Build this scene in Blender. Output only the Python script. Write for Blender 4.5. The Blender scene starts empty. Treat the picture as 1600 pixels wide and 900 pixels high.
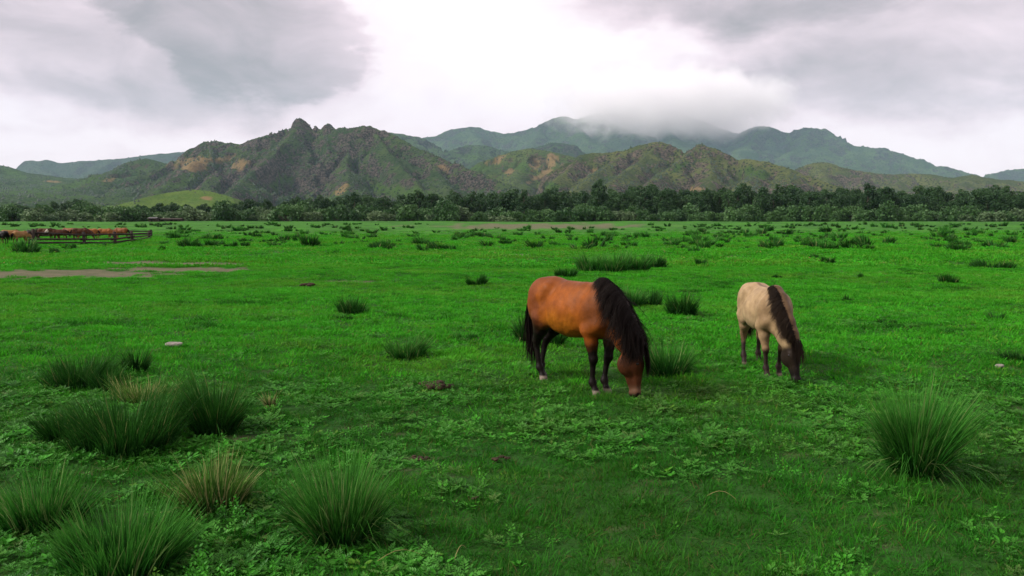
import bpy, math, random
import numpy as np
from mathutils import Vector, Matrix

sc = bpy.context.scene
COL = sc.collection
R = math.radians

# ------------------------------------------------------------------ camera
FPX, EYE = 1250.0, 2.0                     # focal length in photo pixels (1600 wide), eye height
PITCH = math.atan(110.0 / FPX)
cam_d = bpy.data.cameras.new('camera')
cam_d.sensor_width = 36.0
cam_d.lens = 36.0 * FPX / 1600.0
cam_d.clip_start = 0.1
cam_d.clip_end = 45000.0
cam = bpy.data.objects.new('camera', cam_d)
cam.location = (0, 0, EYE)
cam.rotation_euler = (math.pi / 2 - PITCH, 0, 0)
COL.objects.link(cam)
sc.camera = cam

# ------------------------------------------------------------------ node helper
class NT:
    def __init__(self, tree):
        self.t = tree
        self.n = tree.nodes
        self.l = tree.links
    def new(self, kind, **kw):
        nd = self.n.new(kind)
        for k, v in kw.items():
            setattr(nd, k, v)
        return nd
    def put(self, sock, v):
        if isinstance(v, bpy.types.NodeSocket):
            self.l.new(v, sock)
        elif v is not None:
            if hasattr(sock.default_value, '__len__') and len(sock.default_value) == 4 and len(v) == 3:
                v = (*v, 1.0)
            sock.default_value = v
    def math(self, op, a, b=None, c=None, clamp=False):
        nd = self.new('ShaderNodeMath', operation=op)
        nd.use_clamp = clamp
        for i, v in enumerate((a, b, c)):
            if v is not None:
                self.put(nd.inputs[i], v)
        return nd.outputs[0]
    def vmath(self, op, a, b=None):
        nd = self.new('ShaderNodeVectorMath', operation=op)
        self.put(nd.inputs[0], a)
        if b is not None:
            self.put(nd.inputs[1], b)
        return nd.outputs['Value'] if op in ('LENGTH', 'DOT_PRODUCT') else nd.outputs[0]
    def noise(self, vec, scale=1.0, detail=4.0, rough=0.55, dist=0.0, out='Fac'):
        nd = self.new('ShaderNodeTexNoise')
        self.put(nd.inputs['Vector'], vec)
        nd.inputs['Scale'].default_value = scale
        nd.inputs['Detail'].default_value = detail
        nd.inputs['Roughness'].default_value = rough
        nd.inputs['Distortion'].default_value = dist
        return nd.outputs[out]
    def mix(self, f, a, b, blend='MIX'):
        nd = self.new('ShaderNodeMix', data_type='RGBA', blend_type=blend)
        self.put(nd.inputs[0], f)
        self.put(nd.inputs[6], a)
        self.put(nd.inputs[7], b)
        return nd.outputs[2]
    def rng(self, v, a, b, c=0.0, d=1.0, smooth=True):
        nd = self.new('ShaderNodeMapRange')
        nd.interpolation_type = 'SMOOTHSTEP' if smooth else 'LINEAR'
        self.put(nd.inputs[0], v)
        for i, x in enumerate((a, b, c, d)):
            nd.inputs[i + 1].default_value = x
        return nd.outputs[0]
    def ramp(self, f, stops):
        nd = self.new('ShaderNodeValToRGB')
        e = nd.color_ramp.elements
        while len(e) < len(stops):
            e.new(0.5)
        for el, (p, c) in zip(e, stops):
            el.position = p
            el.color = (*c, 1.0)
        self.put(nd.inputs[0], f)
        return nd.outputs[0]
    def attr(self, name, out='Fac'):
        return self.new('ShaderNodeAttribute', attribute_name=name).outputs[out]

# ------------------------------------------------------------------ pixel helpers (photo coordinates)
def ray(px, py):
    x, y = (px - 800.0) / FPX, (450.0 - py) / FPX
    s, c = math.sin(PITCH), math.cos(PITCH)
    return np.array((x, c + y * s, -s + y * c))
def at(px, py, depth):
    d = ray(px, py)
    return np.array((0, 0, EYE)) + d * (depth / d[1])
def project(X, Y, Z):
    s, c = math.sin(PITCH), math.cos(PITCH)
    Z = Z - EYE
    f = np.maximum(Y * c - Z * s, 1e-3)
    return 800 + FPX * X / f, 450 - FPX * (Y * s + Z * c) / f

# ------------------------------------------------------------------ sky
SUN_DIR = Vector((-0.82, -0.16, 0.68)).normalized()      # towards the sun
world = bpy.data.worlds.new('World')
sc.world = world
world.use_nodes = True
w = NT(world.node_tree)
w.n.clear()
wout = w.new('ShaderNodeOutputWorld')
bg = w.new('ShaderNodeBackground')
w.l.new(bg.outputs[0], wout.inputs[0])
d0 = w.new('ShaderNodeTexCoord').outputs['Generated']
nish = w.new('ShaderNodeTexSky', sky_type='NISHITA')
nish.sun_disc = False
nish.sun_elevation = math.asin(SUN_DIR.z)
nish.sun_rotation = math.atan2(SUN_DIR.x, SUN_DIR.y)
nish_c = w.vmath('MULTIPLY', nish.outputs[0], (0.1, 0.1, 0.1))
flat = w.vmath('MULTIPLY', d0, (1.0, 1.0, 2.3))
wob = w.vmath('SUBTRACT', w.noise(flat, 4.5, 6, 0.6, out='Color'), (0.5, 0.5, 0.5))
dw = w.vmath('ADD', d0, w.vmath('MULTIPLY', wob, (0.26, 0.10, 0.14)))
n_big = w.noise(w.vmath('MULTIPLY', d0, (1.0, 1.0, 2.6)), 3.1, 7, 0.55, 0.35)
n_fine = w.noise(w.vmath('MULTIPLY', d0, (1.0, 1.0, 2.0)), 8.5, 7, 0.58, 0.7)
val = w.math('MULTIPLY_ADD', n_big, 0.62, 0.56)
val = w.math('MULTIPLY_ADD', n_fine, 0.50, w.math('SUBTRACT', val, 0.25))
#        px    py    rx   ry   soft  weight     cloud banks in the sky, each at its own direction
for (px, py, rx, ry, soft, wt) in (
        (390, 40, 150, 112, 0.16, -0.25),
        (150, 55, 400, 120, 0.35, -0.25),
        (60, 170, 300, 48, 0.5, -0.15),
        (760, 70, 330, 120, 0.9, 0.34),
        (200, 210, 500, 40, 0.9, 0.10),
        (1180, -5, 230, 62, 0.5, -0.38),
        (1500, 70, 290, 95, 0.5, -0.25),
        (1250, 140, 170, 60, 0.8, -0.13),
        (1050, 162, 160, 62, 0.22, -0.15),
        (985, 82, 60, 26, 0.5, 0.16),
        (1085, 112, 75, 24, 0.5, 0.14),
        (1500, 215, 170, 50, 0.9, 0.10)):
    c = Vector(ray(px, py)).normalized()
    q = w.vmath('LENGTH', w.vmath('MULTIPLY', w.vmath('SUBTRACT', dw, tuple(c)),
                                  (FPX / rx, 2.0, FPX / ry)))
    val = w.math('MULTIPLY_ADD', w.rng(q, 1.0 + soft * 0.5, 1.0 - soft, 0, 1), wt, val)
cloud = w.ramp(w.math('MULTIPLY', val, 0.8), [
    (0.0, (0.13, 0.130, 0.135)), (0.22, (0.265, 0.237, 0.247)), (0.42, (0.47, 0.390, 0.420)),
    (0.60, (0.685, 0.560, 0.602)), (0.76, (0.80, 0.690, 0.722)), (1.0, (0.86, 0.785, 0.81))])
w.put(bg.inputs[0], w.mix(0.05, cloud, nish_c))
bg.inputs[1].default_value = 1.0

# ------------------------------------------------------------------ sun through thin cloud
sun_d = bpy.data.lights.new('sun', 'SUN')
sun_d.energy = 3.5
sun_d.angle = R(10)
sun_d.color = (1.0, 0.95, 0.87)
sun = bpy.data.objects.new('sun', sun_d)
sun.rotation_euler = SUN_DIR.to_track_quat('Z', 'Y').to_euler()
COL.objects.link(sun)

# ------------------------------------------------------------------ exposure and render settings
sc.view_settings.view_transform = 'Standard'
sc.view_settings.look = 'None'
sc.view_settings.exposure = 0.55
sc.view_settings.gamma = 1.0
sc.view_settings.use_curve_mapping = False
sc.render.engine = 'CYCLES'
cy = sc.cycles
cy.max_bounces = 12
cy.diffuse_bounces = 3
cy.glossy_bounces = 2
cy.transmission_bounces = 4
cy.transparent_max_bounces = 6
cy.volume_bounces = 5
cy.use_denoising = True
cy.denoiser = 'OPENIMAGEDENOISE'
cy.denoising_input_passes = 'RGB_ALBEDO_NORMAL'
cy.denoising_prefilter = 'ACCURATE'
cy.use_adaptive_sampling = True
cy.adaptive_threshold = 0.01

# ------------------------------------------------------------------ mesh helpers
def mk_mesh(name, V, F, mat=None, attrs=None, smooth=False, cols=None):
    """V (n,3), F list/array of quads or tris (all the same length per array); F may be a list of arrays."""
    if not isinstance(F, list):
        F = [F]
    me = bpy.data.meshes.new(name)
    V = np.asarray(V, dtype=np.float32)
    me.vertices.add(len(V))
    me.vertices.foreach_set('co', V.ravel())
    loops = np.concatenate([np.asarray(f, dtype=np.int32).ravel() for f in F])
    tot = np.concatenate([np.full(len(f), np.asarray(f).shape[1], dtype=np.int32) for f in F])
    start = np.concatenate([[0], np.cumsum(tot)[:-1]]).astype(np.int32)
    me.loops.add(len(loops))
    me.loops.foreach_set('vertex_index', loops)
    me.polygons.add(len(tot))
    me.polygons.foreach_set('loop_start', start)
    me.polygons.foreach_set('loop_total', tot)
    me.polygons.foreach_set('use_smooth', np.full(len(tot), bool(smooth)))
    for k, a in (attrs or {}).items():
        at_ = me.attributes.new(k, 'FLOAT', 'POINT')
        at_.data.foreach_set('value', np.asarray(a, dtype=np.float32))
    for k, a in (cols or {}).items():
        at_ = me.attributes.new(k, 'FLOAT_COLOR', 'POINT')
        a = np.asarray(a, dtype=np.float32)
        if a.shape[1] == 3:
            a = np.concatenate([a, np.ones((len(a), 1), np.float32)], 1)
        at_.data.foreach_set('color', a.ravel())
    me.update(calc_edges=True)
    me.validate()
    if mat:
        me.materials.append(mat)
    return me
def ob(name, data, parent=None, loc=(0, 0, 0), rz=0.0, scale=1.0):
    o = bpy.data.objects.new(name, data)
    COL.objects.link(o)
    o.location = loc
    o.rotation_euler = (0, 0, rz)
    o.scale = (scale,) * 3 if not hasattr(scale, '__len__') else scale
    o.parent = parent
    return o
def tag(o, label=None, cat=None, group=None, kind=None):
    for k, v in (('label', label), ('category', cat), ('group', group), ('kind', kind)):
        if v:
            o[k] = v
    return o

# numpy gradient noise
def _hash(ix, iy, seed):
    h = (ix.astype(np.int64) * 374761393 + iy.astype(np.int64) * 668265263 + seed * 974711) & 0x7fffffff
    h = ((h ^ (h >> 13)) * 1274126177) & 0x7fffffff
    return (h ^ (h >> 16)) & 0xffff
def pnoise(x, y, seed=0):
    x = np.asarray(x, float); y = np.asarray(y, float)
    ix, iy = np.floor(x), np.floor(y)
    fx, fy = x - ix, y - iy
    ux, uy = fx * fx * fx * (fx * (fx * 6 - 15) + 10), fy * fy * fy * (fy * (fy * 6 - 15) + 10)
    def g(dx, dy):
        a = _hash(ix + dx, iy + dy, seed) / 65536.0 * 2 * np.pi
        return np.cos(a) * (fx - dx) + np.sin(a) * (fy - dy)
    a = g(0, 0) * (1 - ux) + g(1, 0) * ux
    b = g(0, 1) * (1 - ux) + g(1, 1) * ux
    return (a * (1 - uy) + b * uy) * 1.5
def fbm(x, y, octv=4, seed=0, gain=0.5, lac=2.03):
    s, a = 0.0, 1.0
    for i in range(octv):
        s = s + a * pnoise(x, y, seed + i * 17)
        x, y, a = x * lac + 3.7, y * lac - 1.9, a * gain
    return s
def ridged(x, y, octv=4, seed=0, gain=0.5):
    s, a, t = 0.0, 1.0, 0.0
    for i in range(octv):
        s = s + a * (1 - np.abs(pnoise(x, y, seed + i * 31)) * 1.6)
        t += a
        x, y, a = x * 2.1 + 1.3, y * 2.1 - 4.1, a * gain
    return s / t
def sstep(a, b, x):
    t = np.clip((np.asarray(x, float) - a) / (b - a), 0, 1)
    return t * t * (3 - 2 * t)

# ------------------------------------------------------------------ leaf / grass materials
def leaf_mat(name, c1, c2, tip=None, transl=0.3, rough=0.55, nscale=0.35, hue=0.0, tip_amt=1.0, spec=0.25, dead=None, olive=None, spread=0.35, vary=0.35):
    m = bpy.data.materials.new(name)
    m.use_nodes = True
    t = NT(m.node_tree)
    t.n.clear()
    out = t.new('ShaderNodeOutputMaterial')
    pos = t.new('ShaderNodeNewGeometry').outputs['Position']
    rnd = t.new('ShaderNodeObjectInfo').outputs['Random']
    n = t.noise(pos, nscale, 4, 0.6)
    br = t.attr('shade')
    f = t.math('ADD', t.math('MULTIPLY', t.math('SUBTRACT', rnd, 0.25), vary), t.math('MULTIPLY', br, spread))
    f = t.math('ADD', f, t.rng(n, 0.3, 0.7, -0.15, 0.45), clamp=True)
    col = t.mix(f, c1, c2)
    if olive:                                          # larger patches of drier, yellower growth
        n5 = t.noise(t.vmath('MULTIPLY', pos, (0.6, 1.0, 1.0)), 0.16, 5, 0.65)
        n6 = t.noise(pos, 1.1, 4, 0.7)
        col = t.mix(t.math('MULTIPLY', t.rng(n5, 0.46, 0.68), t.rng(n6, 0.35, 0.6, 0.25, 0.8)), col, olive)
        col = t.mix(t.rng(t.math('FRACT', t.math('MULTIPLY', rnd, 7.31)), 0.86, 1.0, 0.0, 0.75), col, olive)
    if tip:
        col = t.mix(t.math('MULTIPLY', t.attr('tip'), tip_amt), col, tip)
    if dead:
        col = t.mix(t.attr('dead'), col, dead)
    p = t.new('ShaderNodeBsdfPrincipled')
    t.put(p.inputs['Base Color'], col)
    p.inputs['Roughness'].default_value = rough
    p.inputs['Specular IOR Level'].default_value = spec
    tr = t.new('ShaderNodeBsdfTranslucent')
    t.put(tr.inputs[0], col)
    mx = t.new('ShaderNodeMixShader')
    mx.inputs[0].default_value = transl
    t.l.new(p.outputs[0], mx.inputs[1])
    t.l.new(tr.outputs[0], mx.inputs[2])
    t.l.new(mx.outputs[0], out.inputs[0])
    return m
def plain_mat(name, c1, c2=None, nscale=20.0, rough=0.8, bump=0.0, spec=0.2):
    m = bpy.data.materials.new(name)
    m.use_nodes = True
    t = NT(m.node_tree)
    p = t.n['Principled BSDF']
    oc = t.new('ShaderNodeTexCoord').outputs['Object']
    n = t.noise(oc, nscale, 5, 0.6)
    t.put(p.inputs['Base Color'], t.mix(t.rng(n, 0.3, 0.7), c1, c2 or c1))
    p.inputs['Roughness'].default_value = rough
    p.inputs['Specular IOR Level'].default_value = spec
    if bump:
        b = t.new('ShaderNodeBump')
        b.inputs['Strength'].default_value = bump
        b.inputs['Distance'].default_value = 0.02
        t.put(b.inputs['Height'], n)
        t.l.new(b.outputs[0], p.inputs['Normal'])
    return m

# ================================================================== ground
def gz(x, y):
    x = np.asarray(x, float); y = np.asarray(y, float)
    z = 0.028 * fbm(x / 1.1, y / 1.1, 3, 5) * sstep(60, 20, y)
    z = z + 0.10 * fbm(x / 9.0, y / 9.0, 3, 9) * sstep(2.0, 14, y)
    z = z + 0.22 * fbm(x / 45.0, y / 38.0, 3, 12) * sstep(25, 90, y) * sstep(900, 300, y)
    z = z + 0.75 * sstep(95, 215, y + 18 * fbm(x / 60.0, y / 60.0, 2, 3)) * sstep(300, 240, y)
    return z
def gp(px, py):
    """point of the meadow seen at a photo pixel"""
    P = gp_many(np.array([px], float), np.array([py], float))
    return P[0]
def gp_many(px, py):
    s, c = math.sin(PITCH), math.cos(PITCH)
    x, y = (px - 800.0) / FPX, (450.0 - py) / FPX
    dx, dy, dz = x, c + y * s, -s + y * c
    t = -EYE / dz
    for _ in range(24):
        t = t + 0.6 * ((gz(dx * t, dy * t) - EYE) / dz - t)
    return np.stack([dx * t, dy * t, gz(dx * t, dy * t)], -1)

#        cx   cy   rx   ry  (photo pixels; bare earth)
SOIL = ((60, 428, 240, 7.0), (275, 421, 120, 4.4), (215, 411, 80, 3.0), (320, 413, 75, 3.0),
        (842, 353.4, 170, 4.2), (815, 398, 34, 1.8), (365, 686, 40, 6),
        (655, 718, 22, 7), (1100, 664, 8, 3), (720, 752, 16, 6), (560, 440, 60, 1.3))
DRY = ((1225, 613, 19, 4.5), (682, 612, 40, 5), (1200, 405, 220, 6), (1480, 428, 160, 6), (560, 560, 50, 5))
def mask(x, y, spots, seed, warp=0.55):
    px, py = project(x, y, gz(x, y))
    m = np.zeros_like(px)
    nz = fbm(px / 26.0, py / 5.0, 4, seed)
    for cx, cy_, rx, ry in spots:
        q = np.sqrt(((px - cx) / rx) ** 2 + ((py - cy_) / ry) ** 2)
        m = np.maximum(m, sstep(1.15, 0.65, q + warp * nz))
    if spots is SOIL:                                   # small scuffed spots in the near turf
        m = np.maximum(m, 0.55 * sstep(0.62, 0.85, fbm(x / 0.42, y / 0.42, 3, 88)) * sstep(17, 12, y))
    return np.where(y > 1.5, m, 0)
def lush(x, y):
    """where leafy weeds grow thick"""
    px, py = project(x, y, gz(x, y))
    m = 0.10 + 0.55 * sstep(575, 620, py) * sstep(760, 690, py) + 0.5 * sstep(640, 700, py) * sstep(760, 560, px)
    n = fbm(x / 0.7, y / 0.7, 3, 77) + 0.6 * fbm(x / 2.4, y / 2.4, 2, 70)
    return np.clip(m + 0.75 * n, 0, 1)

rows = np.concatenate([np.linspace(-60, 2.4, 14), 2.5 * (10250 / 2.5) ** np.linspace(0, 1, 640)])
us = np.linspace(-1, 1, 300)
gy, gu = np.meshgrid(rows, us, indexing='ij')
gx = gu * (np.abs(gy) * 1.05 + 22)
gzv = gz(gx, gy)
nr, nc = gy.shape
idx = np.arange(nr * nc).reshape(nr, nc)
gq = np.stack([idx[:-1, :-1], idx[:-1, 1:], idx[1:, 1:], idx[1:, :-1]], -1).reshape(-1, 4)
soil_v = mask(gx, gy, SOIL, 41)
dry_v = mask(gx, gy, DRY, 43)

m = bpy.data.materials.new('meadow_turf')
m.use_nodes = True
t = NT(m.node_tree)
p = t.n['Principled BSDF']
pos = t.new('ShaderNodeNewGeometry').outputs['Position']
n1 = t.noise(pos, 0.11, 6, 0.62)
n2 = t.noise(pos, 1.3, 5, 0.65)
n3 = t.noise(pos, 14.0, 5, 0.7)
n4 = t.noise(t.vmath('MULTIPLY', pos, (0.35, 1, 1)), 0.45, 5, 0.7)
f = t.math('ADD', t.rng(n1, 0.35, 0.65, -0.05, 0.55), t.rng(n2, 0.3, 0.7, -0.2, 0.5), clamp=True)
col = t.mix(f, (0.017, 0.078, 0.005), (0.044, 0.190, 0.008))
col = t.mix(t.rng(n4, 0.50, 0.68, 0, 0.75), col, (0.012, 0.048, 0.006))
col = t.mix(t.rng(n3, 0.55, 0.8, 0, 0.5), col, (0.085, 0.21, 0.010))
col = t.mix(t.math('MULTIPLY', t.attr('thatch_shade'), 0.85), col, t.mix(n3, (0.009, 0.036, 0.005), (0.018, 0.066, 0.009)))   # dark undergrowth, with the shade between standing blades painted in
dryf = t.math('MULTIPLY', t.attr('dry'), t.rng(n2, 0.35, 0.6, 0.15, 0.75))
col = t.mix(dryf, col, (0.12, 0.20, 0.03))
soilc = t.mix(n2, (0.060, 0.052, 0.031), (0.165, 0.138, 0.090))
soilc = t.mix(t.rng(n3, 0.5, 0.7), soilc, (0.06, 0.075, 0.025))
sf = t.math('MULTIPLY', t.attr('soil'), t.rng(t.math('ADD', n3, t.math('MULTIPLY', n2, 0.6)), 0.50, 0.90, 0.30, 0.95), clamp=True)
col = t.mix(sf, col, soilc)
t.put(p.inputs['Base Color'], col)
p.inputs['Roughness'].default_value = 0.85
p.inputs['Specular IOR Level'].default_value = 0.1
b = t.new('ShaderNodeBump')
b.inputs['Strength'].default_value = 0.9
b.inputs['Distance'].default_value = 0.08
t.put(b.inputs['Height'], t.math('ADD', t.math('MULTIPLY', n3, 0.5), n2))
t.l.new(b.outputs[0], p.inputs['Normal'])
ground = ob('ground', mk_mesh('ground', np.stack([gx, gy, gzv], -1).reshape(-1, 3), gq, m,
            {'soil': soil_v.ravel(), 'dry': dry_v.ravel(), 'thatch_shade': sstep(75, 30, gy).ravel()}, smooth=True))
tag(ground, 'flat green meadow stretching to the tree belt, with bare earth patches', 'meadow', kind='structure')

# ================================================================== mountains
def seg_field(X, Y, ridges):
    """height of the highest ridge flank at every grid point; ridges: list of (points, slope)"""
    H = np.full(X.shape, -1e9)
    D = np.full(X.shape, 1e9)
    for pts, slope in ridges:
        P = np.array([at(*q) for q in pts])
        for a, b in zip(P[:-1], P[1:]):
            ab = b - a
            L2 = ab[0] ** 2 + ab[1] ** 2 + 1e-6
            tt = np.clip(((X - a[0]) * ab[0] + (Y - a[1]) * ab[1]) / L2, 0, 1)
            d = np.hypot(X - a[0] - tt * ab[0], Y - a[1] - tt * ab[1])
            h = a[2] + tt * ab[2] - slope * d * (1 - 0.22 * sstep(100, 700, d))
            k = h > H
            H = np.where(k, h, H)
            D = np.where(k, d, D)
    return H, D
def blotch(px, py, spots, seed, warp=0.5):
    nz = fbm(px / 16.0, py / 9.0, 4, seed)
    mm = np.zeros_like(px)
    for cx, cy_, rx, ry, tilt in spots:
        dx, dy = px - cx, py - cy_
        c, s = math.cos(R(tilt)), math.sin(R(tilt))
        u, v = dx * c + dy * s, -dx * s + dy * c
        q = np.sqrt((u / rx) ** 2 + (v / ry) ** 2)
        mm = np.maximum(mm, sstep(1.15, 0.8, q + warp * nz))
    return mm
def mountain_mat(name, grass, grass2, rock, rock2, scale, rockiness, sand=(0.25, 0.175, 0.080), lushc=(0.058, 0.120, 0.018), scrub=0.85):
    m = bpy.data.materials.new(name)
    m.use_nodes = True
    t = NT(m.node_tree)
    p = t.n['Principled BSDF']
    geo = t.new('ShaderNodeNewGeometry')
    pos = geo.outputs['Position']
    n1 = t.noise(pos, 0.010 * scale, 7, 0.65, 0.3)
    n2 = t.noise(pos, 0.034 * scale, 8, 0.74, 0.3)
    n3 = t.noise(pos, 0.16 * scale, 5, 0.75)
    rk = t.attr('rock')
    col = t.mix(t.rng(n1, 0.36, 0.62), grass, grass2)
    f = t.math('ADD', rk, t.rng(n2, 0.36, 0.68, -0.55, 0.55))
    f = t.math('ADD', f, rockiness - 0.5)
    f = t.rng(f, 0.32, 0.62)
    rc = t.mix(t.rng(n3, 0.40, 0.60), rock, rock2)
    col = t.mix(t.rng(n3, 0.50, 0.68, 0, 0.6), col, t.mix(0.5, grass2, rock2))
    col = t.mix(f, col, rc)
    col = t.mix(t.math('MULTIPLY', t.attr('lush'), t.rng(n2, 0.3, 0.6, 0.55, 1.0)), col, lushc)
    col = t.mix(t.math('MULTIPLY', t.attr('sand'), t.rng(n2, 0.3, 0.5, 0.5, 1.0)), col, sand)
    # low scrub that is too far off to be told apart
    v = t.new('ShaderNodeTexVoronoi')
    t.put(v.inputs['Vector'], pos)
    v.inputs['Scale'].default_value = 0.11 * scale
    sm = t.math('MULTIPLY', t.rng(v.outputs['Distance'], 0.45, 0.25), t.rng(n1, 0.36, 0.52, 0.15, scrub))
    sm = t.math('MULTIPLY', sm, t.rng(t.attr('sand'), 0.3, 0.8, 1.0, 0.0))
    col = t.mix(sm, col, (0.011, 0.024, 0.009))
    t.put(p.inputs['Base Color'], col)
    p.inputs['Roughness'].default_value = 0.95
    p.inputs['Specular IOR Level'].default_value = 0.05
    b = t.new('ShaderNodeBump')
    b.inputs['Strength'].default_value = 1.0
    b.inputs['Distance'].default_value = 22.0 / scale
    t.put(b.inputs['Height'], t.math('ADD', t.math('MULTIPLY', n3, 0.5), n2))
    t.l.new(b.outputs[0], p.inputs['Normal'])
    return m

HEIGHTS = []
def mountain(name, label, ridges, box, res, mat, seed, gully=22.0, gscale=140.0, rough=7.0, floor=-6.0,
             sand=(), lush_=(), rockmin=0.0, rockspots=(), k=1.0, crest_rough=0.3):
    # k: how much farther off the whole range stands than the depths written with its crest
    ridges = [([(a_, b_, d_ * k) for a_, b_, d_ in pts], sl) for pts, sl in ridges]
    box = [v * k for v in box]
    res, gully, gscale, rough = res * k, gully * k, gscale * k, rough * k
    x0, x1, y0, y1 = box
    xs = np.arange(x0, x1 + res, res)
    ys = np.arange(y0, y1 + res, res)
    X, Y = np.meshgrid(xs, ys, indexing='ij')
    wx = X + 0.20 * gscale * fbm(X / gscale, Y / gscale, 3, seed + 1)
    wy = Y + 0.20 * gscale * fbm(X / gscale, Y / gscale, 3, seed + 2)
    Hh, D = seg_field(wx, wy, ridges)
    Hc, Dc = seg_field(X, Y, ridges)
    crest = sstep(60 * k, 4, Dc)                                   # keep the crest where it is
    Hh = Hh * (1 - crest) + Hc * crest
    far = sstep(3, 120 * k, D)
    g = ridged(wx / gscale, wy / gscale / 1.6, 4, seed + 5, 0.55)
    Hh = Hh - gully * far * (1.0 - g) * 3.2
    crag = ridged(X / (34.0 * k), Y / (34.0 * k), 3, seed + 8) - 0.5
    rockm = sstep(-0.05, 0.35, fbm(X / (210.0 * k), Y / (210.0 * k), 3, seed + 11) + rockmin)
    px, py = project(X, Y, Hh)
    if rockspots:
        rockm = np.maximum(rockm, blotch(px, py, rockspots, seed + 50))
    Hh = Hh + rough * fbm(X / (30.0 * k), Y / (30.0 * k), 4, seed + 9) * (crest_rough + (1 - crest_rough) * far) + rough * 2.2 * crag * rockm * (0.3 + 0.7 * far)
    edge = np.minimum.reduce([X - x0, x1 - X, Y - y0, y1 - Y])
    Hh = np.where(edge < 60, np.minimum(Hh, floor + (Hh - floor) * sstep(0, 60, edge)), Hh)
    Hh = np.maximum(Hh, floor)
    gxx, gyy = np.gradient(Hh, res)
    steep = np.hypot(gxx, gyy)
    rk = np.clip(0.55 * rockm + 0.9 * sstep(0.45, 1.0, steep) - 0.25, 0, 1)
    n, mm = X.shape
    ii = np.arange(n * mm).reshape(n, mm)
    q = np.stack([ii[:-1, :-1], ii[1:, :-1], ii[1:, 1:], ii[:-1, 1:]], -1).reshape(-1, 4)
    keep = (Hh.ravel()[q] > floor + 0.01).any(1)
    q = q[keep]
    me = mk_mesh(name, np.stack([X, Y, Hh], -1).reshape(-1, 3), q, mat,
                 {'rock': rk.ravel(), 'sand': blotch(px, py, sand, seed + 60, 0.6).ravel(), 'lush': blotch(px, py, lush_, seed + 61).ravel()}, smooth=True)
    o = ob(name, me)
    tag(o, label, 'mountain' if name == 'mountain' else 'hill', kind='structure')
    HEIGHTS.append((xs, ys, Hh, rockm, px, py))
    return o

mm_front = mountain_mat('hillside_front', (0.026, 0.058, 0.016), (0.064, 0.105, 0.030), (0.026, 0.023, 0.023), (0.135, 0.105, 0.090), 1.0, 0.44)
mm_right = mountain_mat('hillside_right', (0.050, 0.078, 0.020), (0.125, 0.145, 0.042), (0.050, 0.041, 0.034), (0.170, 0.130, 0.095), 1.0, 0.42)
mm_mid = mountain_mat('hillside_mid', (0.052, 0.095, 0.024), (0.105, 0.148, 0.038), (0.06, 0.052, 0.036), (0.12, 0.095, 0.055), 0.9, 0.24)
mm_back = mountain_mat('hillside_back', (0.024, 0.058, 0.020), (0.066, 0.120, 0.040), (0.014, 0.020, 0.018), (0.075, 0.078, 0.062), 0.42, 0.38)
mm_far = mountain_mat('hillside_far', (0.035, 0.066, 0.035), (0.055, 0.088, 0.042), (0.035, 0.042, 0.036), (0.055, 0.06, 0.05), 0.4, 0.25)
mm_green = mountain_mat('hillside_green', (0.066, 0.140, 0.020), (0.105, 0.175, 0.028), (0.14, 0.12, 0.06), (0.20, 0.16, 0.08), 2.2, 0.06, scrub=0.25)
mm_apron = mountain_mat('hillside_apron', (0.030, 0.070, 0.018), (0.058, 0.105, 0.025), (0.05, 0.05, 0.033), (0.08, 0.07, 0.04), 0.9, 0.18, scrub=0.95)

# craggy mountain on the near left (its knobs stand proud of the crest)
crest1 = [(262, 272, 2450), (276, 258, 2500), (290, 241, 2550), (305, 229, 2560), (325, 221, 2560), (350, 222, 2560), (375, 225, 2560), (400, 216, 2550),
          (425, 210, 2530), (447, 202, 2510), (460, 198, 2500), (480, 199, 2500), (500, 203, 2500), (521, 203, 2480), (540, 199, 2470), (560, 196, 2450), (582, 197, 2430), (600, 204, 2400), (625, 216, 2350),
          (650, 230, 2300), (680, 244, 2220), (710, 255, 2150), (740, 267, 2080), (770, 279, 2000), (800, 290, 1940), (825, 300, 1900)]
mountain('mountain', 'dark craggy mountain with rocky knobs on its crest', [
    (crest1, 0.55),
    ([(457, 197, 2496), (462, 186, 2496), (469, 183, 2496), (479, 188, 2496), (485, 197, 2496)], 1.5),
    ([(489, 198, 2496), (493, 194, 2496), (497, 199, 2496)], 1.3),
    ([(504, 199, 2490), (509, 194, 2490), (514, 191, 2490), (521, 199, 2490)], 1.1),
    ([(468, 188, 2500), (452, 215, 2380), (428, 240, 2260), (402, 262, 2120), (375, 285, 1960), (355, 304, 1800)], 0.55),
    ([(521, 203, 2480), (528, 225, 2350), (540, 250, 2200), (545, 275, 2020), (540, 300, 1800)], 0.55),
    ([(582, 198, 2430), (598, 225, 2290), (622, 255, 2120), (648, 282, 1930), (665, 304, 1750)], 0.55),
    ([(325, 222, 2560), (312, 243, 2430), (290, 265, 2280), (262, 286, 2100), (240, 302, 1900)], 0.5),
    ([(400, 217, 2550), (378, 240, 2420), (352, 262, 2280), (322, 282, 2110)], 0.5),
    ([(650, 231, 2300), (672, 252, 2180), (690, 275, 2040), (700, 296, 1880)], 0.5)],
    (-1450, 130, 1480, 3150), 5.5, mm_front, 101, gully=26, gscale=140, rough=11.0,
    sand=((300, 256, 30, 11, -6), (375, 259, 15, 6, -15), (345, 250, 22, 4, -8), (535, 297, 14, 5, -35), (690, 262, 10, 3, 20)),
    lush_=((300, 280, 30, 7, -22), (440, 285, 20, 8, -10), (620, 300, 60, 10, 5), (530, 302, 25, 6, -30), (265, 292, 22, 5, -20)),
    rockspots=((470, 196, 20, 12, 0), (512, 200, 10, 8, 0), (330, 230, 30, 9, 0)))
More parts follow.
